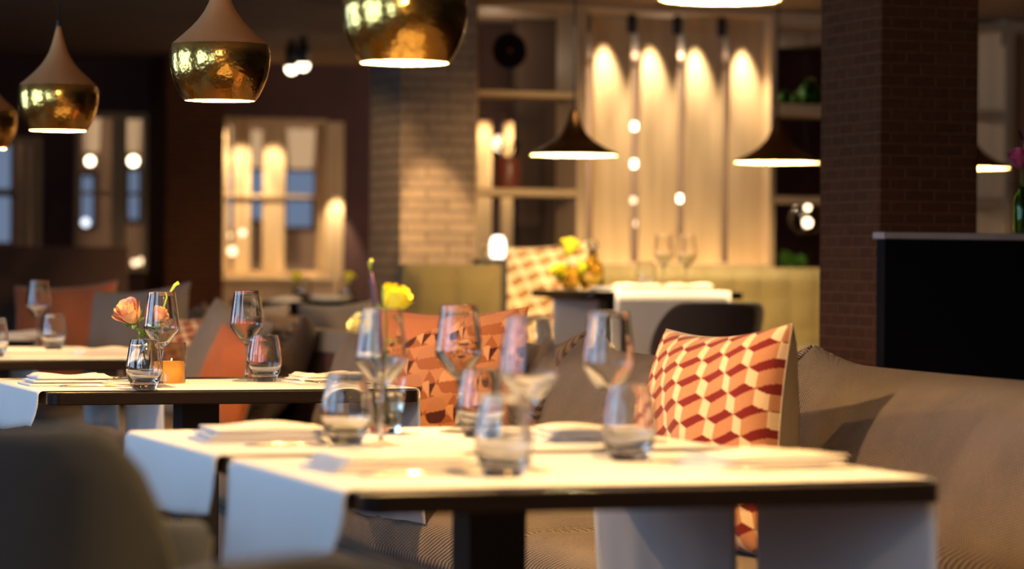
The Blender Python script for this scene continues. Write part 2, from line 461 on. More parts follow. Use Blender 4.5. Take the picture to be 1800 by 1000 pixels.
def runner(x0, x1, y0, y1, dl, dr, label, ztop=TZ, seed=0, group='white linen table runners', wav=0.006, skew=0.0):
    """cloth strip across a table: lies on the top and hangs over both long sides"""
    e = 0.0022; r = 0.012
    path = []
    n = 8
    for i in range(n + 1):
        s = i / n; path.append((x0 - r * .75 - .006, ztop + e - r - (dl - r) * (1 - s), 1 - s, -1))
    for i in range(1, 6):
        a = PI / 2 * i / 5
        path.append((x0 + r * .25 - .006 - r * math.cos(a), ztop + e - r + r * math.sin(a), 0, 0))
    for i in range(1, 24): path.append((x0 + (x1 - x0) * i / 24, ztop + e, 0, 0))
    for i in range(0, 6):
        a = PI / 2 * (1 - i / 5)
        path.append((x1 - r * .25 + .006 + r * math.cos(a), ztop + e - r + r * math.sin(a), 0, 0))
    for i in range(1, n + 1):
        s = i / n; path.append((x1 + r * .75 + .006, ztop + e - r - (dr - r) * s, s, 1))
    bm = bmesh.new(); m = 22
    rows = []
    for (x, z, hang, sd) in path:
        row = []
        for j in range(m + 1):
            y = y0 + (y1 - y0) * j / m
            q = hang * hang
            xx = x + sd * q * (wav * 1.6 + wav * math.sin(j * .55 + seed) + wav * .6 * math.sin(j * 1.3 + seed * 2))
            zz = z + q * .008 * math.sin(j * .21 + seed * 1.7) - (hang * skew * j / m if sd < 0 else 0)
            row.append(bm.verts.new((xx, y + .004 * math.sin(x * 9 + seed), zz)))
        rows.append(row)
    for a, b in zip(rows, rows[1:]):
        for j in range(m): bm.faces.new((a[j], a[j + 1], b[j + 1], b[j]))
    o = obj('table_runner', bm, 'linen_white', None, True)
    md = o.modifiers.new('thickness', 'SOLIDIFY'); md.thickness = 0.0018; md.offset = 1
    return tag(o, label, 'table runner', group)
runner(T1[0], T1[1], 3.985, 4.64, .095, .36, 'white runner across the near end of the nearest table', seed=1, skew=.075)
runner(T1[0], T1[1], 4.73, 5.42, .09, .36, 'white runner across the far half of the nearest table', seed=2.3, skew=.05)
runner(T2[0], T2[1], 7.09, 7.70, .092, .35, 'white runner on the table with the peach rose', seed=.7, skew=.022)
runner(T3[0], T3[1], 9.26, 9.84, .09, .32, 'white runner on the near end of the table before the rust cushion', seed=3)
runner(T3[0], T3[1], 9.95, 10.54, .09, .27, 'white runner under the small wine glass before the rust cushion', seed=4)
runner(T4[0], T4[1], 11.44, 12.05, .09, .25, 'white runner on the farthest table of the row', seed=5)

# ------------------------------------------------------------------ glassware
def shell(outer, th):
    inner = [(max(r - th, 0.0005), z + (th * 1.5 if i == 0 else 0)) for i, (r, z) in enumerate(outer)]
    return outer + [(r, z) for r, z in reversed(inner)]
BOWL = [(.0045, .099), (.011, .104), (.0215, .113), (.0325, .126), (.0420, .1395), (.0448, .146), (.0445, .153), (.0425, .172), (.0392, .198), (.0355, .224), (.0338, .2365)]
def LIP(r, z, th):
    return [(r - th / 2 + th / 2 * math.cos(a), z + .0002 + th / 2 * math.sin(a)) for a in (PI * .1, PI * .3, PI * .5, PI * .7, PI * .9)]
def wine_glass(loc, label, group):
    t = thing('wine_glass', label, 'wine glass', loc, 0, group)
    obj('bowl', lathe_bm([(0, .1005)] + BOWL + LIP(.0338, .2365, .0016) + [(max(.003, r - .0016 - .0030 * min(1, max(0, (.152 - z) / .04))), z + .0022 * max(0, (.150 - z) / .05)) for r, z in reversed(BOWL[1:])] + [(0, .1085)], 48), 'glass', t, True)
    obj('stem', lathe_bm([(0, .0105), (.0055, .0105), (.0042, .018), (.0036, .035), (.0036, .075), (.0042, .09), (.0060, .0985), (.0075, .102), (0, .1035)], 20), 'glass_solid', t, True)
    obj('foot', lathe_bm([(0, 0), (.037, 0), (.0378, .0012), (.036, .0022), (.022, .0045), (.010, .0075), (.0055, .0105), (0, .0105)], 40), 'glass_rim', t, True)
    return t
def tumbler(loc, label, group):
    t = thing('water_glass', label, 'tumbler', loc, 0, group)
    out = [(.0335, .014), (.040, .026), (.0440, .045), (.0443, .052), (.0425, .075), (.0375, .105), (.0335, .122)]
    obj('glass_body', lathe_bm([(0, 0), (.026, 0), (.0285, .002)] + out + LIP(.0335, .122, .0018) + [(r - .0018, z) for r, z in reversed(out[2:])] + [(.0372, .030), (.030, .0215), (.018, .0185), (0, .018)], 44), 'glass', t, True)
    return t
ZR = TZ + 0.0042
def P(px, d, z=ZR): v, u = vu(px, d); return (v, u, z)
G = 'stemmed wine glasses on the tables'
w0 = wine_glass(P(672, 5.12), 'wine glass in front of the yellow rose on the nearest table', G)
for (px, d, lab) in ((808, 5.55, 'wine glass standing before the patterned orange cushion'),
                     (931, 4.52, 'largest wine glass, nearest the camera, mid-table'),
                     (1071, 4.98, 'wine glass on the nearest table beside the cube-patterned pillow'),
                     (285, 7.34, 'wine glass in front of the peach rose'),
                     (435, 7.76, 'wine glass beside a tumbler at the sofa side of the peach rose table'),
                     (68, 10.55, 'small wine glass in front of the plain rust cushion')):
    dup(w0, P(px, d), lab)
G = 'stemless water glasses on the tables'
t0 = tumbler(P(611, 5.17), 'tumbler left of the yellow rose vase on the nearest table', G)
for (px, d, lab) in ((846, 5.40, 'tumbler behind the largest wine glass, by the patterned orange cushion'),
                     (888, 4.40, 'tumbler next to the stem of the largest wine glass'),
                     (1108, 4.78, 'tumbler on the nearest table in front of the cube-patterned pillow'),
                     (255, 7.22, 'tumbler in front of the peach rose vase'),
                     (467, 7.74, 'tumbler right beside the wine glass at the sofa side of its table'),
                     (95, 10.3, 'tumbler behind the small wine glass before the rust cushion'),
                     (-8, 9.5, 'tumbler cut by the frame edge on the table before the rust cushion')):
    dup(t0, P(px, d), lab)

# votive holder with amber lower half
t = thing('votive_holder', 'straight glass votive with amber frosted lower half behind the wine glass', 'candle holder', P(301, 7.6))
obj('glass_wall', lathe_bm([(.0395, .001), (.0395, .105), (.0375, .105), (.0375, .001)], 40), 'glass_smoke', t, True)
obj('amber_wax', lathe_bm([(0, .001), (.0368, .001), (.0368, .056), (.0345, .056), (.0345, .004), (0, .004)], 40), 'amber_frost', t, True)['label'] = 'amber frosted lower half'
light('POINT', 'votive_fill', (0, 0, .030), .55, (1, .70, .34), t, .006)  # bare light added inside to make the amber glow, no flame

# ------------------------------------------------------------------ flowers
def rose_bm(R, H, n=17, bm=None, seed=0):
    bm = bm or bmesh.new(); rnd = random.Random(seed)
    for k in range(n):
        t = (k + 1) / n
        ang = k * 2.39996 + rnd.uniform(-.2, .2)
        rad = R * (.16 + .74 * t); wd = .95 - .25 * t
        hh = H * (1.0 - .22 * t * t) * rnd.uniform(.94, 1.04)
        curl = .10 + .22 * t
        def f(a, b, ang=ang, rad=rad, wd=wd, hh=hh, curl=curl, t=t):
            s = (a - .5) * 2
            w = wd * (0.55 + .45 * math.sin(PI * min(1, b * .62 + .2)))
            th = ang + s * w
            rr = rad * (.18 + .82 * math.sin(min(1, b * 1.15) * PI / 2)) + R * curl * max(0, b - .7) ** 1.5 * 3.2
            z = hh * (b - .10 * s * s * b) - R * curl * max(0, b - .82) * 1.2
            return (rr * math.cos(th), rr * math.sin(th), z)
        grid_bm(f, 6, 6, bm)
    return bm
def leaf_bm(L, W, bm=None, M=None):
    bm = bm or bmesh.new()
    def f(a, b):
        s = (b - .5) * 2
        p = Vector((s * W * math.sin(PI * min(1, a * .93 + .05)) ** .8, L * a, .18 * W * abs(s) - .25 * L * a * a))
        return M @ p if M else p
    return grid_bm(f, 8, 4, bm)
def rose(loc, R, tilt, head, label, mat, zbase, group='cut flowers in the vases', leaves=2, seed=0, axis=(0, 0)):
    """head: bloom centre relative to loc; stem runs from the vase bottom to the bloom"""
    t = thing('rose', label, 'flower', loc, 0, group)
    h = Vector(head)
    M = Matrix.Translation(h) @ Euler((tilt[0], tilt[1], 0)).to_matrix().to_4x4()
    bm = rose_bm(R, R * 1.85, 19, None, seed)
    for v in bm.verts: v.co = M @ (v.co - Vector((0, 0, R * .75)))
    blm = obj('bloom', bm, mat, t, True)
    bot = M @ Vector((0, 0, -R * .8))
    b0 = Vector((axis[0], axis[1], zbase))
    pts = [b0.lerp(bot, s) + Vector((0, 0, 0.0)) for s in (0, .25, .5, .75, 1)]
    stm = obj('stem', tube_bm(pts, .0026, 8), 'leaf_green', t, True)
    bm = bmesh.new()
    for k in range(5):
        a = k * 2 * PI / 5
        leaf_bm(R * .95, R * .2, bm, M @ Matrix.Translation((0, 0, -R * .78)) @ Matrix.Rotation(a, 4, 'Z') @ Matrix.Rotation(.5, 4, 'X'))
    obj('sepal', bm, 'leaf_green', blm, True)
    for k in range(leaves):
        a = k * 2.1 + seed
        obj('leaf', leaf_bm(.05, .014, None, Matrix.Translation(b0.lerp(bot, .55 + .18 * k)) @ Matrix.Rotation(a, 4, 'Z') @ Matrix.Rotation(.3, 4, 'X')), 'leaf_green', stm, True)
    return t
def cam_off(x, d, z):        # offset given along the camera's right / depth directions
    return (x * co + d * si, -x * si + d * co, z)
# nearest table: faceted vase with yellow rose, purple stalk and cream bloom
v0 = P(679, 5.52)
t = thing('flower_vase', 'faceted clear glass vase holding the yellow rose on the nearest table', 'vase', v0)
def facet(prof, seg): return lathe_bm(prof, seg)
obj('glass_wall', facet([(.030, .012), (.036, .05), (.041, .10), (.043, .114), (.040, .114), (.038, .10), (.033, .05), (.027, .014), (0, .014)], 10), 'glass', t)
obj('base', facet([(0, 0), (.029, 0), (.0298, .0115), (.02, .0135), (0, .0125)], 10), 'glass_solid', t)
obj('water', facet([(0, .0150), (.0262, .0150), (.0315, .05), (.0345, .074), (0, .074)], 20), 'water', t, True)
rose(v0, .033, (0.25, .35), cam_off(.014, .0, .242), 'open yellow rose above the faceted vase', 'petal_yellow', .02, seed=3)
rose(v0, .022, (0.3, -.9), cam_off(-.047, -.01, .197), 'small cream bloom drooping left of the yellow rose', 'petal_cream', .02, seed=5, leaves=1, axis=(-.006, .004))
t = thing('flower_stalk', 'dark purple stalk with a lime tip beside the yellow rose', 'flower', v0, 0, 'cut flowers in the vases')
s0 = Vector(cam_off(.002, .008, .02))
pts = [s0, Vector(cam_off(-.004, .01, .12)), Vector(cam_off(-.014, .012, .21)), Vector(cam_off(-.024, .012, .27)), Vector(cam_off(-.030, .012, .30))]
obj('stem', tube_bm(pts, [.004, .005, .0062, .005, .003], 10), 'stalk_purple', t, True)
obj('tip', tube_bm([pts[-1] + Vector((0, 0, -.01)), Vector(cam_off(-.031, .012, .315)), Vector(cam_off(-.026, .012, .321))], [.0038, .0048, .003], 8), 'stalk_lime', t, True)
# second table: small vase with a peach rose and lime stalk
v1 = P(262, 7.62)
t = thing('flower_vase', 'small round glass vase holding the peach rose behind the tumbler', 'vase', v1)
pr = [(.022, .01), (.032, .03), (.034, .05), (.028, .075), (.018, .092), (.020, .10)]
obj('glass_wall', lathe_bm(pr + [(r - .0016, z) for r, z in reversed(pr)] + [(0, .012)], 32), 'glass', t, True)
obj('base', lathe_bm([(0, 0), (.021, 0), (.0218, .0095), (.012, .011), (0, .011)], 28), 'glass_solid', t, True)
rose(v1, .039, (.35, -.75), cam_off(-.045, -.015, .174), 'ruffled peach rose leaning out of its small vase', 'petal_peach', .02, seed=9, leaves=3)
t = thing('flower_stalk', 'curved lime green stalk rising behind the wine glass rim', 'flower', v1, 0, 'cut flowers in the vases')
rose(v1, .028, (.25, .35), cam_off(.024, .012, .168), 'smaller pink-peach bloom seen through the wine glass', 'petal_peach', .02, seed=12, leaves=4, axis=(.004, .004))
pts = [Vector(cam_off(0, 0, .02)), Vector(cam_off(.012, .01, .11)), Vector(cam_off(.032, .012, .18)), Vector(cam_off(.055, .012, .235)), Vector(cam_off(.066, .012, .252)), Vector(cam_off(.076, .012, .258))]
obj('stem', tube_bm(pts, [.002, .002, .0024, .003, .0045, .0055], 10), 'stalk_lime', t, True)
for k, (x, z) in enumerate(((.012, .13), (.022, .14), (.03, .125), (.0, .14))):
    obj('leaf', leaf_bm(.045, .011, None, Matrix.Translation(Vector(cam_off(x - .01, 0, z - .02))) @ Matrix.Rotation(k * 1.3 - 1.5, 4, 'Z') @ Matrix.Rotation(.7, 4, 'X')), 'leaf_green', t, True)

# ------------------------------------------------------------------ napkins and cutlery
def napkin(loc, rz, label, L=.20, W=.14, H=.026, seed=0, group='folded linen napkins'):
    bm = bmesh.new()
    for layer in range(3):
        z0 = H * layer / 3; sh = .008 * layer; w = 1 - .03 * layer
        def f(a, b, top=True):
            x = (a - .5) * L * w + sh; y = (b - .5) * W * w
            e = min(a, 1 - a, b, 1 - b)
            th = H / 3 * (.55 + .45 * min(1, e / .12)) * .98
            wv = .0018 * math.sin(a * 7 + seed + layer) + .0012 * math.sin(b * 9 + seed)
            return (x, y, z0 + th + (wv if e > .02 else 0) * layer)
        top = [[bm.verts.new(f(i / 14, j / 10)) for j in range(11)] for i in range(15)]
        bot = [[bm.verts.new(((i / 14 - .5) * L * w + sh, (j / 10 - .5) * W * w, z0 + .0002)) for j in range(11)] for i in range(15)]
        for i in range(14):
            for j in range(10):
                bm.faces.new((top[i][j], top[i + 1][j], top[i + 1][j + 1], top[i][j + 1]))
                bm.faces.new((bot[i][j], bot[i][j + 1], bot[i + 1][j + 1], bot[i + 1][j]))
        for i in range(14):
            bm.faces.new((top[i][0], bot[i][0], bot[i + 1][0], top[i + 1][0])); bm.faces.new((top[i][10], top[i + 1][10], bot[i + 1][10], bot[i][10]))
        for j in range(10):
            bm.faces.new((top[0][j], top[0][j + 1], bot[0][j + 1], bot[0][j])); bm.faces.new((top[14][j], bot[14][j], bot[14][j + 1], top[14][j + 1]))
    o = obj('napkin', bm, 'linen_napkin', None, True); o.location = loc; o.rotation_euler = (0, 0, rz)
    return tag(o, label, 'napkin', group)
ZN = TZ + .0042
napkin((1.335, 4.33, ZN), .05, 'folded napkin at the near left place of the nearest table', .22, .17, .028, 1)
napkin((1.33, 5.08, ZN), -.06, 'folded napkin at the far left place of the nearest table', .22, .17, .028, 2)
napkin((1.925, 4.25, ZN), .10, 'folded napkin at the sofa side, near corner of the nearest table', .22, .16, .026, 3)
napkin((1.915, 4.98, ZN), -.1, 'folded napkin beside the tumbler at the sofa side, far place', .20, .16, .026, 4)
napkin((1.435, 7.40, ZN), 0.0, 'folded napkin at the chair side of the peach rose table', .20, .17, .026, 5)
napkin((2.12, 7.42, ZN), .1, 'folded napkin at the sofa side of the peach rose table', .18, .15, .024, 6)
napkin((1.98, 9.58, ZN), 0, 'folded napkin below the rust cushion, nearest the votive', .18, .15, .024, 7)
vN = vu(40, 11.9); napkin((vN[0], 11.75, ZN), 0, 'folded napkin on the farthest table of the row', .2, .15, .024, 8)

def fork_bm():
    bm = bmesh.new()
    def zc(s): return .004 + .006 * math.sin(s * PI) + (.010 * max(0, s - .72) / .28 if s > .72 else 0)
    tube = []
    n = 14
    for i in range(n + 1):
        s = i / n * .74
        w = .0055 - .003 * math.sin(PI * min(1, s / .7)) if s < .66 else .0026 + .008 * (s - .66) / .08
        tube.append((s * .20, max(.0022, w), zc(s)))
    rows = []
    for (x, w, z) in tube:
        rows.append([bm.verts.new((x, -w, z)), bm.verts.new((x, w, z)), bm.verts.new((x, w, z + .0022)), bm.verts.new((x, -w, z + .0022))])
    for a, b in zip(rows, rows[1:]):
        for k in range(4): bm.faces.new((a[k], a[(k + 1) % 4], b[(k + 1) % 4], b[k]))
    bm.faces.new(rows[0][::-1]); bm.faces.new(rows[-1])
    for k in range(4):
        y = -.0082 + .0055 * k
        tube_bm([(.146, y * .9, zc(.74) + .001), (.170, y, zc(.85) + .001), (.198, y * .9, zc(1) + .001)], [.0017, .0015, .0008], 6, bm)
    return bm
def knife_bm():
    bm = bmesh.new()
    prof = [(0, .005, .004), (.02, .0065, .005), (.09, .005, .005), (.105, .0045, .004), (.115, .0085, .0022), (.17, .0095, .002), (.205, .006, .0016), (.216, .001, .0012)]
    rows = []
    for (x, w, h) in prof:
        rows.append([bm.verts.new((x, -w, .0005)), bm.verts.new((x, w * .7, .0005)), bm.verts.new((x, w * .7, .0005 + h)), bm.verts.new((x, -w, .0005 + h))])
    for a, b in zip(rows, rows[1:]):
        for k in range(4): bm.faces.new((a[k], a[(k + 1) % 4], b[(k + 1) % 4], b[k]))
    bm.faces.new(rows[0][::-1]); bm.faces.new(rows[-1])
    return bm
fork0 = tag(obj('fork', fork_bm(), 'steel', None, True), '', 'fork', 'steel forks laid on the runners')
knife0 = tag(obj('knife', knife_bm(), 'steel', None, True), '', 'knife', 'steel knives laid on the runners')
def put(src, loc, rz, label, first=[0, 0]):
    i = 0 if src is fork0 else 1
    if not first[i]: first[i] = 1; o = src
    else: o = src.copy(); C.objects.link(o)
    o.location = loc; o.rotation_euler = (0, 0, rz); o['label'] = label
    return o
put(knife0, (1.255, 4.20, ZN), 0.0, 'steel knife beside the near left napkin of the nearest table')
put(fork0, (1.28, 4.475, ZN), 0.0, 'steel fork behind the near left napkin of the nearest table')
put(fork0, (1.31, 5.215, ZN), .25, 'steel fork behind the far left napkin of the nearest table')
put(fork0, (1.345, 5.26, ZN), .30, 'second steel fork behind the far left napkin, nearer the table end')
put(knife0, (1.27, 4.93, ZN), 0.0, 'steel knife beside the far left napkin of the nearest table')
put(fork0, (2.02, 4.10, ZN), PI - .05, 'steel fork in front of the sofa-side napkin at the near corner')
put(knife0, (2.02, 4.39, ZN), PI, 'steel knife behind the sofa-side napkin at the near corner')
put(knife0, (2.02, 5.12, ZN), PI, 'steel knife behind the sofa-side napkin at the far place')
put(fork0, (2.01, 4.83, ZN), PI, 'steel fork in front of the sofa-side napkin at the far place')
put(knife0, (1.40, 7.27, ZN), 0.0, 'steel knife beside the chair-side napkin of the peach rose table')
put(fork0, (1.47, 7.545, ZN), .15, 'steel fork behind the chair-side napkin of the peach rose table')
put(fork0, (1.50, 7.60, ZN), .2, 'second steel fork behind the chair-side napkin, farther from it')
put(fork0, (2.20, 7.26, ZN), PI - .2, 'steel fork in front of the sofa-side napkin, peach rose table')
put(fork0, (2.19, 7.22, ZN), PI + .12, 'second steel fork before the sofa-side napkin, at the table edge')

# ------------------------------------------------------------------ sofas
def sofa(y0, y1, cushions, seats, label, zs=.45, xf=2.31, xb=3.0):
    t = thing('sofa', label, 'sofa', (0, 0, 0), 0, 'long banquette sofas behind the tables')
    round_box('base', xf + .03, xb, y0 + .03, y1 - .03, .06, .26, 'sofa_fabric', t, .004, .03, 6, .001)
    bm = bmesh.new()
    for yy in (y0 + .25, y1 - .25):
        for xx in (xf + .15, xb - .15): pass
    for yy in (y0 + .25, (y0 + y1) / 2, y1 - .25):
        for xx in (xf + .15, xb - .15):
            obj('leg', lathe_bm([(0, 0), (.018, 0), (.024, .062), (0, .062)], 12, None, (xx, yy, 0)), 'metal_black', t, True)
    for (a, b) in seats: round_box('seat_cushion', xf, xb - .18, a + .004, b - .004, .262, zs - .008, 'sofa_seat', t, .02, .06, 8, .003)
    for (a, b, zt, thk) in cushions:
        bm = bmesh.new()
        # back cushion: swollen slab leaning back, ears at the upper corners
        nu, nv = 60, 24
        hy = (b - a) / 2; cy = (a + b) / 2; z0 = zs - .012
        def P3(i, j, side):
            s = (i / nu - .5) * 2; s = s * (1.5 - .5 * s * s); h = j / nv; h = h * h * (3 - 2 * h)
            q1 = min(1, (1 - abs(s)) * hy / .10); q2 = min(1, min(h, 1 - h) * (zt - z0) / .10)
            e = math.sqrt(max(0, 1 - (1 - q1) ** 2)) * math.sqrt(max(0, 1 - (1 - q2) ** 2)) * (.86 + .14 * math.sin(PI * h)) * (.9 + .1 * (1 - s * s))
            ear = max(0, 1 - (1 - abs(s)) * hy / .25) ** 2 * h ** 3 * .035
            z = z0 + (zt - z0) * h * (1 - .0) - .022 * (1 - abs(s) ** 4) * h ** 4 * (1 if hy < .9 else .4) + ear
            lean = .17 * h
            th = thk / 2 * e
            wr = .007 * math.sin(s * hy * 9 + h * 5 + a) + .005 * math.sin(h * 11 + s * hy * 4)
            x = xb - .18 + lean - .02 + (th if side else -th) + (wr * e)
            return (x, cy + s * hy * (1 - .012 * math.sin(h * PI)), z)
        fr = [[bm.verts.new(P3(i, j, 0)) for j in range(nv + 1)] for i in range(nu + 1)]
        bk = [[(fr[i][j] if i in (0, nu) or j in (0, nv) else bm.verts.new(P3(i, j, 1))) for j in range(nv + 1)] for i in range(nu + 1)]
        for i in range(nu):
            for j in range(nv):
                bm.faces.new((fr[i][j], fr[i][j + 1], fr[i + 1][j + 1], fr[i + 1][j]))
                bm.faces.new((bk[i][j], bk[i + 1][j], bk[i + 1][j + 1], bk[i][j + 1]))
        obj('back_cushion', bm, 'sofa_fabric', t, True)
    return t
sofa(2.6, 9.87, [(2.62, 6.24, .845, .24), (6.26, 7.68, .845, .24), (7.70, 8.8, .85, .24), (8.82, 9.85, .84, .20)],
     [(2.62, 4.6), (4.6, 6.5), (6.5, 8.4), (8.4, 9.85)], 'long brown-grey woven sofa along the nearest table')
sofa(10.62, 16.45, [(10.64, 12.2, .83, .24), (12.22, 13.6, .85, .24), (13.62, 15.2, .85, .24), (15.22, 16.43, .85, .24)],
     [(10.64, 13), (13, 15), (15, 16.43)], 'brown-grey woven sofa farther along, holding the plain rust cushion')

# ------------------------------------------------------------------ pillows
def tumbling(x, y):
    e1 = (-.53, .29); e2 = (1.05, .64); e3 = (0, -.96)
    A = (e1[0] - e3[0], e1[1] - e3[1]); B = (e2[0] - e1[0], e2[1] - e1[1])
    det = A[0] * B[1] - A[1] * B[0]
    p = (x * B[1] - y * B[0]) / det; q = (A[0] * y - A[1] * x) / det
    for i in range(int(math.floor(p)) - 1, int(math.floor(p)) + 3):
        for j in range(int(math.floor(q)) - 1, int(math.floor(q)) + 3):
            rx = x - i * A[0] - j * B[0]; ry = y - i * A[1] - j * B[1]
            for k, (m, n) in enumerate(((e1, e2), (e2, e3), (e3, e1))):
                dd = m[0] * n[1] - m[1] * n[0]
                a = (rx * n[1] - ry * n[0]) / dd; b = (m[0] * ry - m[1] * rx) / dd
                if 0 <= a < 1 and 0 <= b < 1: return k
    return 1
CUBE = [(0.22, 0.020, 0.018), (0.62, 0.275, 0.135), (0.92, 0.68, 0.42)]
def pat_cube(a, b): return CUBE[tumbling(a * 5.9, b * 6.9)]
CUBE_LIT = [(0.36, 0.17, 0.06), (0.84, 0.62, 0.34), (0.95, 0.82, 0.52)]  # same cube print, lamp light put into a paler palette
def pat_cube_lit(a, b): return CUBE_LIT[tumbling(a * 5.2, b * 5.2)]
L_, M_, D_ = (0.84, 0.40, 0.17), (0.46, 0.14, 0.05), (0.10, 0.022, 0.014)
def pat_retro(a, b):
    x = (a + 1) * 1.9; y = (b + 1) * 3.2 - .5 * a
    if b > .80 + .5 * a: return (0.60, 0.20, 0.08)
    row = math.floor(y); fy = y - row
    x += .5 * (row % 2) + .15 * row
    col = math.floor(x); fx = x - col
    dx, dy = (fx - .36) / .27, (fy - .5) / .45
    if abs(dx) ** 2.6 + abs(dy) ** 2.6 < 1:
        dk = D_ if (col + row) % 3 else M_
        return (L_ if (col % 2) else (0.62, .25, .11)) if fy > .48 else dk
    px_, py_ = abs(fx - .82) / .20, abs(fy - .5) / .5
    if px_ + py_ < 1:
        if fx > .82: return D_ if fy < .5 else M_
        return L_ if fy < .62 else M_
    if fy > .5 + .5 * math.sin(fx * PI * 2) * .5: return (0.68, .27, .11)
    return M_ if (fx + fy) % 1 > .45 else (0.72, .30, .12)
def pillow(loc, nrm, up, size, thick, label, front, back, pattern=None, n=40, pinch=.10, group='loose scatter cushions', ear=0.06, name='scatter_cushion'):
    nrm = Vector(nrm).normalized(); up = Vector(up)
    e1 = up.cross(nrm).normalized(); e2 = nrm.cross(e1).normalized()
    R = Matrix((e1, e2, nrm)).transposed().to_4x4()
    t = bpy.data.objects.new(name, None); C.objects.link(t)
    t.matrix_world = Matrix.Translation(Vector(loc)) @ R
    tag(t, label, 'cushion', group)
    h = size / 2
    def pos(a, b, sd):
        x = a * (1 - pinch * (1 - b * b) * a * a) ; y = b * (1 - pinch * (1 - a * a) * b * b)
        z = thick / 2 * (max(0, (1 - a * a)) * max(0, (1 - b * b))) ** .42
        w = .05 * thick * math.sin(a * 6 + b * 4) * (1 - a * a) * (1 - b * b)
        return (x * h, y * h, sd * z + w + .10 * thick * a * b * .5)
    bm = bmesh.new()
    g = [[bm.verts.new(pos(-1 + 2 * i / n, -1 + 2 * j / n, 1)) for j in range(n + 1)] for i in range(n + 1)]
    for i in range(n):
        for j in range(n): bm.faces.new((g[i][j], g[i + 1][j], g[i + 1][j + 1], g[i][j + 1]))
    o = obj('front_panel', bm, front, t, True)
    if pattern:
        at = o.data.color_attributes.new('pattern', 'FLOAT_COLOR', 'CORNER')
        cols = []
        for p in o.data.polygons:
            i, j = p.index // n, p.index % n
            c = pattern(-1 + 2 * (i + .5) / n, -1 + 2 * (j + .5) / n)
            cols += [c[0], c[1], c[2], 1.0] * p.loop_total
        at.data.foreach_set('color', cols)
    m = 28; bm = bmesh.new()
    g = [[bm.verts.new(pos(-1 + 2 * i / m, -1 + 2 * j / m, -1)) for j in range(m + 1)] for i in range(m + 1)]
    for i in range(m):
        for j in range(m): bm.faces.new((g[i][j], g[i][j + 1], g[i + 1][j + 1], g[i + 1][j]))
    bk = obj('back_panel', bm, back, t, True)
    if pattern: bk['label'] = 'plain beige back panel'
    bm = bmesh.new(); pts = []
    for s in range(4):
        for k in range(16):
            q = -1 + 2 * k / 16
            a, b = [(q, -1), (1, q), (-q, 1), (-1, -q)][s]
            pts.append(pos(a, b, 0))
    pts.append(pts[0]); tube_bm(pts, .0028, 6, bm)
    obj('piping', bm, back, bk, True)
    return t
def cam_dir(x, d, z): return Vector((x * co + d * si, -x * si + d * co, z))
pv, pu = vu(1262, 6.3)
pillow((pv, pu, .69), cam_dir(-.85, -.52, .14), cam_dir(.34, .26, 1), .49, .24, 'cushion with red and cream cube pattern leaning on the long sofa', 'pattern', 'pillow_beige', pat_cube, 190)
pv, pu = vu(785, 8.27)
pillow((pv, pu, .69), cam_dir(-.50, -.86, .16), cam_dir(.05, .12, 1), .50, .17, 'cushion with orange and brown retro shapes behind the wine glass', 'pattern', 'pillow_rust', pat_retro, 190)
# cushions on the sofa farther along
pv, pu = vu(112, 13.2)
pillow((pv, pu, .71), cam_dir(-.25, -.95, .25), (0, .1, 1), .50, .18, 'plain rust cushion leaning on the farther sofa', 'pillow_rust', 'pillow_beige')
pv, pu = vu(240, 12.0)
pillow((pv, pu, .71), cam_dir(-.5, -.85, .25), (0, .1, 1), .50, .20, 'grey-brown cushion behind the peach rose', 'pillow_grey', 'pillow_grey')
pv, pu = vu(340, 11.5)
pillow((pv, pu, .66), cam_dir(-.3, -.93, .2), (0, .1, 1), .38, .15, 'small cube-patterned cushion right behind the votive', 'pattern', 'pillow_beige', pat_cube, 110)
pv, pu = vu(388, 11.15)
pillow((pv, pu, .655), cam_dir(-.75, -.6, .35), cam_dir(.45, .1, .9), .48, .17, 'brown-grey cushion slumped toward the sofa end', 'pillow_grey', 'pillow_grey')
pv, pu = vu(406, 10.95)
pillow((pv, pu, .62), cam_dir(-.70, -.65, .25), cam_dir(.5, .1, .85), .36, .12, 'rust cushion tilted beside the lone wine glass', 'pillow_rust', 'pillow_grey')

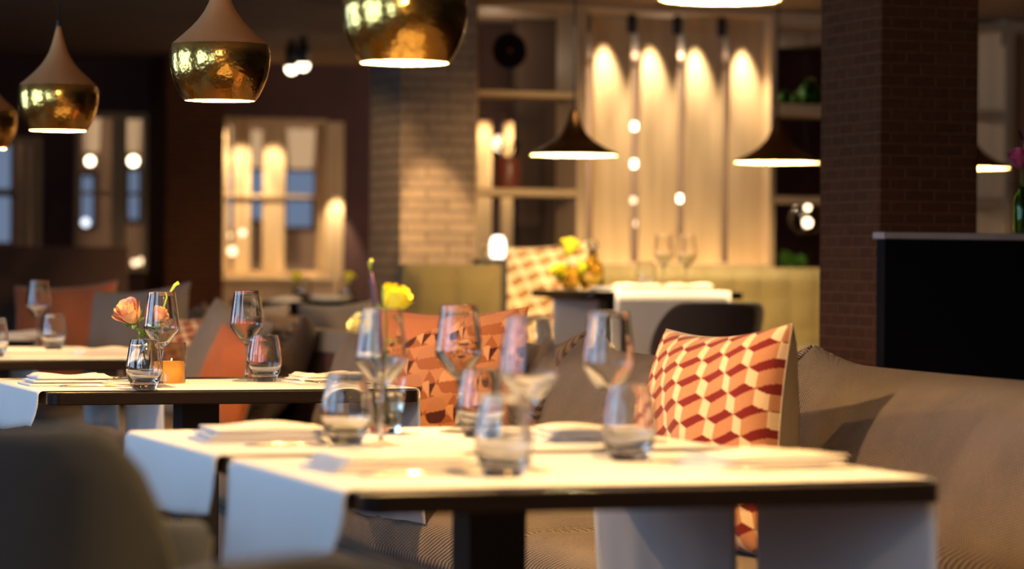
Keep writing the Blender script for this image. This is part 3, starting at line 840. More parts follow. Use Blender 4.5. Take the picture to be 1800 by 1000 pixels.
# ------------------------------------------------------------------ tub chairs
def tub_chair(loc, rz, label, outer='chair_grey', inner='chair_inner_lit', H=.80, A=.64, R=.30, group='upholstered tub chairs', fall=.38, amax=128, rnd=False):
    """faces local +X; the shell wraps round the back (-X) and both sides"""
    t = thing('tub_chair', label, 'chair', loc, rz, group)
    amax = math.radians(amax); nu, nv = 44, 12
    def top(p):
        q = abs(p) / amax
        s = min(1, max(0, (q - fall) / (1 - fall))); s = 1 - math.sqrt(max(0, 1 - s * s)) if rnd else s * s * (3 - 2 * s)
        return H - (H - A) * s
    z0 = .36
    def pt(p, h, off):
        r = R + off + .05 * h
        x, y = -math.cos(p), math.sin(p)
        zz = z0 + (top(p) - z0) * h
        sq = 1.0
        return Vector((r * x * 1.02 * sq - .0, r * y, zz))
    def surf(off, edge):
        bm = bmesh.new()
        return grid_bm(lambda a, b: pt((a - .5) * 2 * amax, b, off), nu, nv, bm)
    bm = surf(.045, 0)
    # rounded rim joining outer and inner skins
    def rim(a, b):
        p = (a - .5) * 2 * amax; w = b * PI
        o = pt(p, 1, .0225); r = .0225
        dirn = Vector((-math.cos(p), math.sin(p), 0))
        return o + dirn * (r * math.cos(w)) + Vector((0, 0, r * math.sin(w)))
    grid_bm(rim, nu, 6, bm)
    for sgn in (-1, 1):
        p = sgn * amax
        def endc(a, b, p=p):
            w = b * PI; o = pt(p, a, .0225)
            dirn = Vector((-math.cos(p), math.sin(p), 0)); tng = Vector((math.sin(p), math.cos(p), 0)) * (1 if p > 0 else -1)
            return o + dirn * (.0225 * math.cos(w)) + tng * (.0225 * math.sin(w))
        grid_bm(endc, nv, 6, bm)
    bmesh.ops.remove_doubles(bm, verts=bm.verts, dist=.0015)
    obj('back_shell', bm, outer, t, True)
    bm = surf(.0, 1)
    obj('inner_lining', bm, inner, t, True)
    bm = lathe_bm([(0, .335), (.26, .335), (.292, .35), (.297, .40), (.285, .45), (.24, .468), (0, .475)], 36)
    for v in bm.verts: v.co.x = v.co.x * (1.0 if v.co.x < 0 else 1.05)
    obj('seat', bm, inner, t, True)
    for (x, y) in ((-.2, -.2), (-.2, .2), (.22, -.2), (.22, .2)):
        obj('leg', tube_bm([(x * .85, y * .85, .345), (x * 1.12, y * 1.12, 0)], [.017, .010], 10), 'metal_black', t, True)
    return t
A1 = tub_chair((.512, 3.785, 0), math.radians(25), 'dark grey tub chair whose big rounded back fills the lower left corner', H=.85, A=.45, fall=.74, amax=124, rnd=True)
tub_chair((.80, 4.52, 0), math.radians(-3), 'tub chair drawn up under the nearest table, its arm lit golden below the runners', H=.79, A=.665)
tub_chair((.80, 5.32, 0), math.radians(-4), 'tub chair at the far runner of the nearest table, only its back rim showing', H=.785, A=.60)
bx, bu = vu(545, 2.62)
tub_chair((bx + .28, bu, 0), math.radians(-8), 'tub chair of which only the rounded top edge shows at the bottom', H=.755, A=.62)
tub_chair((.72, 7.4, 0), 0, 'tub chair at the peach rose table, mostly outside the frame', H=.79, A=.6)

# ------------------------------------------------------------------ pendant lamps
FAT_LOW = [(.0845, 0), (.0930, .012), (.1040, .033), (.1125, .055), (.1180, .079), (.1200, .104), (.1190, .120), (.1150, .1335)]
FAT_UP = [(.1150, .134), (.1100, .1385), (.0965, .150), (.0830, .162), (.0680, .176), (.0525, .193), (.0390, .212), (.0285, .232), (.0205, .254), (.0140, .278), (.0085, .300), (.0060, .312)]
def fat_lamp(loc, label, power):
    t = thing('pendant_lamp', label, 'lamp', loc, 0, 'hammered brass pendants over the dining row')
    obj('lower_bowl', lathe_bm(FAT_LOW, 56), 'brass', t, True)['label'] = 'shiny hammered brass lower bowl'
    inn = [(r - .0025, z + (.0005 if i == 0 else 0)) for i, (r, z) in enumerate(FAT_LOW)] + [(r - .002, z - .002) for r, z in FAT_UP[1:8]] + [(0, .225)]
    obj('inner_lining', lathe_bm(inn, 40), 'shade_inside', t, True)
    obj('upper_cone', lathe_bm(FAT_UP + [(0, .312)], 56), 'copper_matte', t, True)['label'] = 'matte copper upper cone'
    obj('cord_grip', lathe_bm([(.0062, .3), (.0068, .312), (.0068, .326), (.004, .332), (0, .332)], 16), 'metal_black', t, True)
    obj('cord', tube_bm([(0, 0, .33), (0, 0, CEIL - loc[2])], .0038, 8), 'metal_black', t, True)
    sk = obj('socket', lathe_bm([(.018, .08), (.018, .14), (.008, .20), (0, .20)], 16), 'metal_black', t, True)
    obj('bulb', sphere_bm(.026, 16, None, (0, 0, .056)), 'bulb_warm', sk, True)
    light('POINT', 'pendant_light', (0, 0, .020), power, WARM, t, .022)
    return t
ZL = CZ + .373
for px, d, lab, pw in ((1262, 4.18, 'brass pendant whose glowing mouth hangs cut by the top of the frame', 72),
                       (708, 5.62, 'largest brass pendant in view, its cone cut by the frame top', 66),
                       (384, 7.02, 'brass pendant in sharp focus over the peach rose table', 70),
                       (100, 8.75, 'brass pendant with its whole copper cone and cord in view', 52),
                       (-32, 10.25, 'brass pendant half cut by the left frame edge', 46)):
    v, u = vu(px, d); fat_lamp((v, u, ZL), lab, pw)
for u_ in (2.2, 0.7):
    fat_lamp((1.66, u_, ZL), 'brass pendant added to the row outside the frame, warming the foreground', 30)  # unseen pendants added to warm the sofa front and near chairs
WIDE = [(.180, 0), (.1795, .006), (.165, .016), (.135, .031), (.105, .047), (.080, .064), (.060, .083), (.044, .104), (.033, .128), (.025, .152), (.019, .178), (.012, .186)]
def wide_lamp(loc, label, power):
    t = thing('wide_pendant_lamp', label, 'lamp', loc, 0, 'flat bronze pendants in the raised bay')
    obj('shade', lathe_bm(WIDE + [(0, .187)], 52), 'bronze_dark', t, True)
    obj('inner_lining', lathe_bm([(.1795, .0006)] + [(r - .0022, z - .0015) for r, z in WIDE[1:9]] + [(0, .126)], 40), 'shade_inside', t, True)
    obj('cord', tube_bm([(0, 0, .186), (0, 0, CEIL - loc[2])], .0035, 8), 'metal_black', t, True)
    obj('bulb', sphere_bm(.026, 16, None, (0, 0, .052)), 'bulb_warm', t, True)
    light('POINT', 'wide_pendant_light', (0, 0, .022), power, (1.0, .68, .32), t, .02)
    return t
for px, d, py, lab in ((1007, 12.15, 273, 'flat bronze pendant above the raised table with the yellow roses'),
                       (1365, 12.5, 286, 'flat bronze pendant hanging beside the dark brick column'),
                       (1698, 12.6, 296, 'flat bronze pendant half hidden behind the dark brick column')):
    v, u = vu(px, d); wide_lamp((v, u, z_at(py, px, d)), lab, 70)

# ------------------------------------------------------------------ open shelving wall with slatted boards (behind the raised bay)
UB = U_BACK
def bx_px(px0, px1, u): return v_at(px0, u)[0], v_at(px1, u)[0]
def zpx(py, px, u): return z_at(py, px, v_at(px, u)[1])
t = thing('room_divider', 'pale oak room divider of open shelves and tall lit boards behind the raised bay', 'room divider', (0, 0, 0))
def part_box(name, px0, px1, z0, z1, u0, u1, mat, par, bev=.003):
    a, b = bx_px(px0, px1, u0)
    return obj(name, box_bm(a, b, u0, u1, z0, z1, bev, 1), mat, par)
ZB = 1.02
for p0, p1 in ((823, 838), (1013, 1030), (1352, 1362), (1765, 1779)):
    part_box('post', p0, p1, ZB if p0 > 1000 else .95, CEIL - .005, UB, UB + .30, 'oak_pale', t)
for p0, p1, pys in ((838, 1013, ((2, 14), (160, 170), (331, 345))), (1362, 1480, ((22, 47), (183, 203), (345, 358))), (1640, 1765, ((40, 52), (193, 208), (347, 367)))):
    for (a, b) in pys:
        m = (p0 + p1) / 2
        part_box('shelf', p0, p1, zpx(b, m, UB), zpx(a, m, UB), UB + .005, UB + .30, 'oak_shelf', t)
part_box('top_rail', 1030, 1352, zpx(24, 1190, UB), CEIL - .006, UB + .0, UB + .30, 'oak_shelf', t)
part_box('top_rail', 1779, 1900, zpx(60, 1820, UB), CEIL - .006, UB + .0, UB + .30, 'oak_shelf', t)
part_box('bottom_rail', 1030, 1352, ZB, ZB + .045, UB, UB + .30, 'oak_shelf', t)
BOARDS = [(1041, 1101), (1123, 1183), (1203, 1262), (1281, 1350), (1781, 1850), (1868, 1930)]
for p0, p1 in BOARDS:
    part_box('vertical_board', p0, p1, ZB + .046, zpx(26, p0, UB) - .002, UB + .10, UB + .135, 'oak_pale', t)
for p0, p1 in ((1101, 1108), (1183, 1190), (1262, 1269)):
    part_box('post', p0, p1, ZB + .046, zpx(26, p0, UB) - .002, UB + .10, UB + .29, 'oak_pale', t)
for i, (p0, p1) in enumerate(BOARDS):
    a, b = bx_px(p0, p1, UB); cx = (a + b) / 2
    s = thing('slat_spotlight', ['small black spotlight above the first lit board', 'small black spotlight above the second lit board', 'small black spotlight above the third lit board',
                                 'small black spotlight above the fourth lit board', 'small black spotlight above the lit board right of the column', 'small black spotlight over a board outside the frame'][i],
              'spotlight', (a - .035, UB + .03, 2.20), 0, 'small spotlights over the lit boards')
    obj('housing', lathe_bm([(.024, 0), (.024, .085), (.02, .09), (0, .09)], 20), 'metal_black', s, True)
    obj('bracket', tube_bm([(0, 0, .088), (0, .0, .105)], .006, 8), 'metal_black', s)
    light('SPOT', 'slat_spot', (cx, UB + .03, 2.285), 95, (1.0, .76, .45), None, .010, (math.radians(2), 0, 0), math.radians(48), .9)
# what stands behind the divider: dark wall of the right bay, lit wall and boards of the next room
struct(obj('wall_bay', box_bm(v_at(1354, 16.0)[0], v_at(1620, 16.0)[0], 16.0, 16.1, .12, CEIL), 'plaster_wine'))
struct(obj('wall_inner', box_bm(v_at(1000, 17.9)[0], v_at(1352, 17.9)[0], 17.9, 18.0, .12, CEIL), 'plaster_beige'))
struct(obj('wall_grey', box_bm(v_at(912, 14.6)[0], v_at(1022, 14.6)[0], 14.6, 14.7, .12, CEIL), 'plaster_dark'))
struct(obj('wall_upper', box_bm(v_at(832, 15.2)[0], v_at(960, 15.2)[0], 15.2, 15.3, 1.86, CEIL), 'plaster_brown'))
for i, (p0, p1, lab) in enumerate(((834, 864, 'lit pale upright board seen through the shelves by the grey column'), (884, 911, 'lit pale upright board seen behind the red-brown vase'))):
    a, b = v_at(p0, 15.4)[0], v_at(p1, 15.4)[0]
    tag(obj('upright_board', box_bm(a, b, 15.4, 15.45, .12, 1.84, .003, 1), 'oak_pale'), lab, 'board', 'upright boards behind the divider')
    light('SPOT', 'upright_spot', ((a + b) / 2, 15.31, 2.0), 60, (1, .68, .34), None, .012, (math.radians(4), 0, 0), math.radians(50), .7)
light('POINT', 'next_room_light', (7.0, 16.9, 2.2), 55, (1, .72, .46), None, .05)
light('POINT', 'next_room_light', (5.0, 14.4, 2.1), 3, (1, .72, .46), None, .05)  # bare light added to lift the wall behind the shelves

# ornaments on the divider
def at_shelf(px, py, off=.12):
    v, d = v_at(px, UB + off); return (v, UB + off, z_at(py, px, d))
zs1 = zpx(160, 925, UB); zs2 = zpx(331, 925, UB)
v, d = v_at(893, UB + .12)
t = thing('disc_ornament', 'round black disc ornament on a thin stand on the top shelf', 'ornament', (v, UB + .12, zs1))
R_ = 32 * d / F
bm = lathe_bm([(.012, -.008), (R_ * .9, -.008), (R_, 0), (R_ * .9, .008), (.012, .008)], 48)
for q in bm.verts: q.co = Vector((q.co.x, q.co.z, q.co.y + z_at(89, 893, d) - zs1))
obj('disc', bm, 'disc_black', t, False)
bm = lathe_bm([(0, -.010), (.012, -.010), (.012, .010), (0, .010)], 20)
for q in bm.verts: q.co = Vector((q.co.x, q.co.z, q.co.y + z_at(89, 893, d) - zs1))
obj('hub', bm, 'ceramic_brown', t)
obj('stand', tube_bm([(0, 0, .012), (0, 0, z_at(89, 893, d) - zs1 - R_ * .97)], .006, 8), 'metal_black', t)
obj('foot', box_bm(-.05, .05, -.035, .035, 0, .012, .002), 'metal_black', t)
v, d = v_at(892, UB + .12)
t = thing('ceramic_vase', 'squat red-brown ceramic vase on the middle shelf', 'vase', (v, UB + .12, zs2))
hV = z_at(276, 892, d) - zs2; rV = 22 * d / F
obj('body', lathe_bm([(0, 0), (rV * .92, 0), (rV, hV * .1), (rV, hV * .8), (rV * .85, hV * .97), (rV * .8, hV), (rV * .72, hV), (rV * .75, hV * .9), (rV * .8, .02), (0, .02)], 32), 'ceramic_brown', t, True)
bm = bmesh.new()
for k in range(9):
    tube_bm([(0, 0, .03), (.02 * math.cos(k * 2.4), .02 * math.sin(k * 2.4), hV), (.06 * math.cos(k * 2.4), .06 * math.sin(k * 2.4), hV + .05 + .012 * (k % 3))], [.002, .002, .004], 6, bm)
obj('twig', bm, 'disc_black', t)
# green bottles on the right bay shelf
zs3 = zpx(183, 1420, UB)
for i, (px, r, h, lab) in enumerate(((1376, .028, .075, 'small dark green bottle, leftmost on the right bay shelf'), (1397, .026, .065, 'low green bottle between two others on the right bay shelf'),
                                     (1420, .050, .135, 'wide green bottle with a short neck on the right bay shelf'), (1439, .04, .085, 'green bottle half hidden by the dark column'))):
    v, d = v_at(px, UB + .12)
    t = thing('glass_bottle', lab, 'bottle', (v, UB + .12, zs3), 0, 'green glass bottles')
    obj('body', lathe_bm([(0, 0), (r, 0), (r, h * .62), (r * .8, h * .74), (r * .42, h * .8), (r * .4, h * .92), (r * .34, h * .92), (r * .34, h * .8), (r * .7, h * .7), (r * .88, h * .6), (r * .88, .006), (0, .006)], 28), 'glass_green', t, True)
    obj('stopper', lathe_bm([(0, h * .93), (r * .5, h * .93), (r * .5, h), (0, h)], 20), 'glass_green', t, True)
# plant in the right bay
v, d = v_at(1396, UB + .1)
t = thing('potted_plant', 'small bushy green plant beside the globe pendant', 'plant', (v, UB + .1, ZB - .02))
obj('pot', lathe_bm([(0, 0), (.05, 0), (.062, .03), (.055, .035), (0, .035)], 24), 'ceramic_brown', t, True)
bm = bmesh.new(); rr = random.Random(4)
for k in range(46):
    a = rr.uniform(0, 2 * PI); el = rr.uniform(.2, 1.4); L = rr.uniform(.05, .10)
    M = Matrix.Translation((rr.uniform(-.05, .05), rr.uniform(-.03, .03), .03 + rr.uniform(0, .05))) @ Matrix.Rotation(a, 4, 'Z') @ Matrix.Rotation(el, 4, 'X')
    leaf_bm(L, L * .32, bm, M)
obj('foliage', bm, 'plant_green', t, True)
part_box_ledge = struct(obj('trim_2', box_bm(v_at(1362, UB)[0], v_at(1480, UB)[0], UB, UB + .3, ZB - .06, ZB - .02, .003, 1), 'oak_shelf'))
# globe pendant
v, d = v_at(1416, UB + .9)
zg = z_at(385, 1416, d)
t = thing('globe_pendant', 'smoked glass globe pendant with glowing bulbs behind the shelves', 'lamp', (v, UB + .9, zg))
obj('globe', sphere_bm(.088, 28), 'glass_smoke', t, True)
obj('bulb', sphere_bm(.024, 14, None, (0.01, 0, -.02)), 'bulb_small', t, True)
obj('bulb', sphere_bm(.016, 14, None, (0.01, 0, .062)), 'bulb_small', t, True)
obj('cord', tube_bm([(0, 0, .087), (0, 0, CEIL - zg)], .003, 8), 'metal_black', t)

# ------------------------------------------------------------------ raised bay: tufted bench, table, chair
def tufted(name, x0, x1, y, z0, z1, mat, parent, cell=.15):
    """upholstered back panel with square tufts, facing -Y"""
    nx = max(8, int((x1 - x0) / .02)); nz = max(8, int((z1 - z0) / .02))
    def f(a, b):
        x = x0 + (x1 - x0) * a; z = z0 + (z1 - z0) * b
        p = abs(math.sin(PI * (x - x0) / cell)) * abs(math.sin(PI * (z - z1) / cell))
        e = min(1, a * nx / 3, (1 - a) * nx / 3, b * nz / 3, (1 - b) * nz / 3)
        return (x, y - .035 * (p ** .35) * e - .02 * e, z)
    bm = grid_bm(f, nx, nz)
    add_box(bm, x0, x1, y, y + .06, z0, z1)
    return obj(name, bm, mat, parent, True)
a = v_at(893, 13.2)[0]; b = v_at(1640, 13.2)[0]
t = thing('bench', 'long pale tufted bench under the lit boards', 'bench', (0, 0, 0), 0, 'tufted benches in the raised bay')
tufted('back_panel', a, b, 13.30, .60, 1.045, 'bench_olive', t)
round_box('seat_cushion', a, b, 12.72, 13.24, .50, .66, 'bench_olive', t, .012, .04, 10, .002)
obj('plinth', box_bm(a + .02, b - .02, 12.8, 13.3, .2, .50), 'metal_black', t)
a = v_at(712, 12.6)[0]; b = v_at(884, 12.6)[0]
t = thing('bench', 'short olive tufted bench with a black end frame beside the grey column', 'bench', (0, 0, 0), 0, 'tufted benches in the raised bay')
tufted('back_panel', a, b, 12.62, .55, zpx(466, 800, 12.6), 'bench_shaded', t, .22)
round_box('seat_cushion', a, b, 12.10, 12.55, .50, .64, 'bench_shaded', t, .012, .04, 10, .002)
obj('plinth', box_bm(a + .02, b - .02, 12.15, 12.6, .2, .50), 'metal_black', t)
bm = bmesh.new(); zt = zpx(456, 870, 12.6)
add_box(bm, b + .002, b + .030, 12.62, 12.70, .2, zt)
add_box(bm, b - .11, b + .002, 12.62, 12.70, zpx(466, 800, 12.6) + .004, zt)
obj('end_frame', bm, 'metal_black', t)
# lantern on the bench frame
v = v_at(875, 12.66)[0]
t = thing('lantern', 'glowing white lantern on the black bench frame', 'lantern', (v, 12.66, zt))
obj('shade', lathe_bm([(0, .004), (.028, .004), (.036, .02), (.038, .06), (.034, .09), (.022, .108), (0, .110)], 28), 'lantern_glow', t, True)
obj('base', lathe_bm([(0, 0), (.026, 0), (.026, .004), (0, .004)], 24), 'metal_black', t)
obj('wire', tube_bm([(0, 0, .108), (0, 0, .16), (.0, 0, .22)], .004, 6), 'metal_black', t)

# table of the bay
bz = .945
a, b = v_at(1035, 11.35)[0], v_at(1310, 11.35)[0]
BT = (a, b, 11.35, 12.06)
table(*BT, 'dark table on the raised floor below the bronze pendant', ztop=bz, base=.2, px=-.1)
def drape_runner(x0, x1, y0, y1, dn, df, label, ztop, seed):
    bm = bmesh.new(); e = .0022; m = 18
    path = [(y0 - .012, ztop - dn * (1 - i / 10), 1 - i / 10, -1) for i in range(11)]
    path += [(y0 - .012 + .012 * math.sin(k * PI / 8), ztop + e * (k / 4), 0, 0) for k in range(1, 5)] + [(y0 + (y1 - y0) * i / 14, ztop + e, 0, 0) for i in range(1, 15)]
    path += [(y1 + .012 - .012 * math.cos(k * PI / 8), ztop + e * (1 - k / 4), 0, 0) for k in range(1, 5)] + [(y1 + .012, ztop - df * i / 10, i / 10, 1) for i in range(1, 11)]
    rows = [[bm.verts.new((x0 + (x1 - x0) * j / m, yy + sd * h * h * (.01 + .012 * math.sin(j * .8 + seed)), zz)) for j in range(m + 1)] for (yy, zz, h, sd) in path]
    for p, q in zip(rows, rows[1:]):
        for j in range(m): bm.faces.new((p[j], p[j + 1], q[j + 1], q[j]))
    o = obj('table_runner', bm, 'linen_white', None, True)
    md = o.modifiers.new('thickness', 'SOLIDIFY'); md.thickness = .0016; md.offset = 1
    return tag(o, label, 'table runner', 'white linen table runners')
drape_runner(v_at(1080, 11.35)[0], v_at(1283, 11.35)[0], BT[2], BT[3], .42, .48, 'white runner hanging down behind the dark low-backed chair', bz, 1)
zb = bz + .004
def B(px, d, z=zb): v, u = vu(px, d); return (v, u, z)
dup(w0, B(1167, 12.5), 'wine glass alone on the raised table before the lit boards')
dup(w0, B(1207, 12.75), 'wine glass at the right end of the raised table')
dup(t0, B(1135, 12.6), 'tumbler in the middle of the raised table')
napkin(B(1115, 12.4), .1, 'folded napkin in the middle of the raised table', .2, .14, .026, 11)
napkin(B(1205, 12.45), -.1, 'folded napkin at the right end of the raised table', .19, .14, .028, 12)
v2 = B(1003, 12.6)
t = thing('flower_vase', 'amber glass vase holding yellow roses on the raised table', 'vase', v2)
pr = [(.03, .004), (.045, .03), (.045, .06), (.03, .09), (.026, .10)]
obj('glass_wall', lathe_bm([(0, 0)] + pr + [(r - .003, z + .002) for r, z in reversed(pr)] + [(0, .008)], 28), 'glass_amber', t, True)
rose(v2, .045, (.1, .1), cam_off(-.005, 0, .175), 'yellow rose standing tallest on the raised table', 'petal_yellow', .02, seed=21)
rose(v2, .040, (.4, -.5), cam_off(-.045, -.03, .065), 'yellow rose drooping low over the raised table edge', 'petal_yellow', .03, seed=22, axis=(0, -.02))
rose(v2, .034, (.4, .5), cam_off(.05, -.02, .085), 'yellow rose leaning toward the amber bottle', 'petal_yellow', .03, seed=23, axis=(.01, -.01))
v3 = B(1041, 12.6)
t = thing('glass_carafe', 'amber stoppered carafe beside the yellow roses', 'carafe', v3)
obj('body', lathe_bm([(0, 0), (.045, 0), (.05, .01), (.05, .085), (.04, .115), (.022, .13), (.020, .16), (.017, .16), (.018, .13), (.036, .11), (.045, .08), (.045, .012), (0, .012)], 32), 'glass_amber', t, True)
obj('stopper', sphere_bm(.027, 18, None, (0, 0, .187)), 'glass_solid', t, True)
t = thing('plate', 'white side plate at the left end of the raised table', 'plate', B(1072, 12.45))
obj('dish', lathe_bm([(0, 0), (.05, 0), (.085, .012), (.085, .015), (.05, .005), (0, .005)], 36), 'ceramic_white', t, True)
# dark chair in front of the raised table
vv, uu = vu(1243, 11.55)
t = tub_chair((vv, uu, .2), PI / 2, 'dark brown low-backed chair at the raised table', outer='chair_brown', inner='chair_brown', H=.695, A=.50, R=.128)
t.scale = (1, 1, 1)
# cube cushion on the bench
pv, pu = vu(948, 13.65)
pillow((pv, pu, .90), cam_dir(-.12, -.95, .2), (0.02, .15, 1), .52, .16, 'cube-patterned cushion on the raised bench behind yellow roses', 'pattern', 'pillow_beige', pat_cube_lit, 130)

# ------------------------------------------------------------------ bar counter on the right
zc0 = zpx(420, 1560, 8.05); zc1 = zpx(408, 1560, 8.05)
a = v_at(1545, 8.05)[0]
t = thing('bar_counter', 'black bar counter with a pale stone top against the brick column', 'bar', (a, 8.05, 0))
obj('counter_top', box_bm(.0, 3.2, -.03, .045, zc0, zc1, .003), 'counter_top', t)
obj('front_panel', box_bm(.01, 3.19, -.02, .035, 0, zc0), 'bar_black', t)
v, d = v_at(1797, 8.06)
vz = (v, 8.06, zc1)
t = thing('flower_vase', 'green-tinted glass jar of pink flowers on the bar counter', 'vase', vz)
pr = [(.026, .002), (.028, .01), (.028, .095), (.024, .118), (.014, .132), (.0125, .145)]
obj('glass_wall', lathe_bm([(0, 0)] + pr + [(r - .002, z) for r, z in reversed(pr)] + [(0, .006)], 32), 'glass_green', t, True)
rose(vz, .036, (.2, -.35), cam_off(-.012, -.005, .225), 'pink ruffled flower leaning left above the bar', 'petal_pink', .02, seed=31)
rose(vz, .030, (.2, .35), cam_off(.022, 0, .262), 'deep pink flower higher up at the frame edge', 'petal_pink', .02, seed=33)
t = thing('flower_stalk', 'dark bent twig above the pink flowers', 'flower', vz, 0, 'cut flowers in the vases')
obj('stem', tube_bm([cam_off(.002, 0, .02), cam_off(.012, 0, .14), cam_off(.006, .01, .27), cam_off(-.010, .01, .318)], .003, 8), 'disc_black', t, True)

# ------------------------------------------------------------------ far interior windows: boards, bulbs, daylight beyond
def window_unit(k, op, label, posts, bars):
    t = thing('window_%d' % (5 + k), label, 'window', (0, 0, 0)); t['kind'] = 'structure'; del t['category']
    x0, x1, z0, z1 = op
    bm = bmesh.new(); w = .035
    add_box(bm, x0, x0 + w, U_FAR - .02, U_FAR + .13, z0, z1); add_box(bm, x1 - w, x1, U_FAR - .02, U_FAR + .13, z0, z1)
    add_box(bm, x0 + w, x1 - w, U_FAR - .02, U_FAR + .13, z1 - w, z1); add_box(bm, x0 + w, x1 - w, U_FAR - .06, U_FAR + .13, z0, z0 + w)
    for z in bars: add_box(bm, x0 + w, x1 - w, U_FAR + .02, U_FAR + .06, z, z + .022)
    obj('window_frame', bm, 'oak_pale', t)
    for (p0, p1) in posts:
        a, b = bx_px(p0, p1, U_FAR + .03)
        obj('board', box_bm(a, b, U_FAR + .03, U_FAR + .06, z0 + w, z1 - w, .002, 1), 'oak_pale', t)
    return t
dF = v_at(480, U_FAR)[1]
window_unit(0, OP[0], 'far interior window cut by the frame edge', [(40, 52)], [zpx(338, 30, U_FAR)])
window_unit(1, OP[1], 'far interior window left of the dark brick column', [(196, 222), (252, 274)], [zpx(343, 200, U_FAR)])
window_unit(2, OP[2], 'far interior window with two tall lit boards', [(388, 402), (410, 440), (462, 500)], [zpx(347, 480, U_FAR)])
for px, en in ((263, 60), (395, 45), (425, 75), (481, 75), (588, 40)):
    v = v_at(px, U_FAR)[0]
    light('SPOT', 'far_board_spot', (v, U_FAR - .13, 2.10 if px != 588 else 1.62), en, (1, .74, .42), None, .012, (math.radians(4), 0, 0), math.radians(52), .4)
# ledge and low wall under the window
a, b = bx_px(388, 590, U_FAR - .3)
struct(obj('trim_3', box_bm(a, b, U_FAR - .32, U_FAR - .001, zpx(497, 480, U_FAR), zpx(487, 480, U_FAR), .003, 1), 'oak_shelf'))
struct(obj('wall_low', box_bm(a, b, U_FAR - .28, U_FAR - .001, .12, zpx(497, 480, U_FAR)), 'plaster_beige'))
a, b = bx_px(572, 604, U_FAR - .05)
struct(obj('trim_4', box_bm(a, b, U_FAR - .04, U_FAR - .001, .12, zpx(215, 590, U_FAR), .003, 1), 'oak_pale'))
# beyond: daylight windows in the end wall, shades and bulbs
def far_pane(k, px0, px1, py0, py1, u=21.6):
    a, b = bx_px(px0, px1, u); m = (px0 + px1) / 2
    z0, z1 = zpx(py1, m, u), zpx(py0, m, u)
    t = thing('window_%d' % k, 'bluish daylight window far beyond', 'window', (0, 0, 0)); t['kind'] = 'structure'; del t['category']
    bm = bmesh.new()
    add_box(bm, a - .04, a, u, u + .06, z0, z1); add_box(bm, b, b + .04, u, u + .06, z0, z1)
    add_box(bm, a - .04, b + .04, u, u + .06, z0 - .04, z0); add_box(bm, a - .04, b + .04, u, u + .06, z1, z1 + .04)
    wf = obj('window_frame', bm, 'plaster_dark', t)
    obj('pane', box_bm(a, b, u + .02, u + .03, z0, z1), 'daylight', wf)
k = 8
for (p0, p1, q0, q1) in ((-40, 18, 255, 335), (-40, 18, 345, 425), (143, 163, 310, 395), (226, 244, 300, 385), (396, 410, 300, 400), (442, 462, 300, 340), (442, 462, 355, 385), (503, 552, 302, 343), (502, 548, 352, 398)):
    far_pane(k, p0, p1, q0, q1); k += 1
def shade_lamp(px, py, r, h, label, u=20.6, mat='shade_glow'):
    v, d = v_at(px, u); z = z_at(py, px, d)
    t = thing('drum_lamp', label, 'lamp', (v, u, z), 0, 'glowing shades beyond the far windows')
    obj('shade', lathe_bm([(r * .8, -h / 2), (r, h / 2), (r * .97, h / 2), (r * .77, -h / 2)], 28), mat, t, True)
    obj('cord', tube_bm([(0, 0, h / 2), (0, 0, CEIL - z)], .004, 6), 'metal_black', t)
    return t
shade_lamp(528, 262, .10, .28, 'tan glowing shade behind the right pane of the lit-board window')
shade_lamp(450, 262, .08, .26, 'tan glowing shade between the two tall lit boards')
shade_lamp(403, 245, .06, .2, 'tan glowing shade at the left edge of the lit-board window')
shade_lamp(233, 235, .05, .26, 'narrow tan shade in the window left of the dark column')
shade_lamp(160, 235, .06, .26, 'narrow tan shade in the window behind the whole-cone pendant')
def bulb(px, py, r, label, u=20.2, mat='bulb_small', group='small bulbs glowing in the distance'):
    v, d = v_at(px, u); z = z_at(py, px, d)
    t = thing('globe_bulb', label, 'bulb', (v, u, z), 0, group)
    obj('glow', sphere_bm(r, 14), mat, t, True)
    obj('cord', tube_bm([(0, 0, r * .98), (0, 0, CEIL - z)], .003, 6), 'metal_black', t)
    return t
bulb(157, 283, .03, 'round warm bulb below the whole-cone pendant')
bulb(233, 283, .035, 'larger round warm bulb left of the dark column')
bulb(150, 391, .03, 'cool white bulb low in the window left of the dark column', mat='bulb_cool')
bulb(237, 462, .022, 'warm bulb lowest in the window left of the dark column', mat='bulb_dim')
bulb(248, 459, .022, 'pinkish bulb next to the lowest warm bulb', mat='bulb_dim')
bulb(400, 414, .022, 'dim bulb left of the first tall lit board', mat='bulb_dim')
bulb(426, 409, .022, 'dim bulb in front of the first tall lit board', u=18.2, mat='bulb_dim')
bulb(408, 441, .030, 'broad dim bulb low beside the first tall lit board', u=18.3, mat='bulb_dim')
for px, py, mt, r, lab in ((1113, 222, 'bulb_small', .024, 'upper bright bulb in the gap after the first board'), (1113, 288, 'bulb_small', .024, 'lower bright bulb in the gap after the first board'),
                       (1112, 352, 'bulb_dim', .02, 'dim bulb under the two bright ones in the first gap'), (1120, 393, 'bulb_dim', .02, 'amber bulb lowest in the first gap'),
                       (1194, 349, 'bulb_small', .022, 'bright bulb in the gap after the second board'), (878, 252, 'bulb_dim', .05, 'soft warm bulb above the red-brown vase')):
    bulb(px, py, r, lab, 17.2, mt)
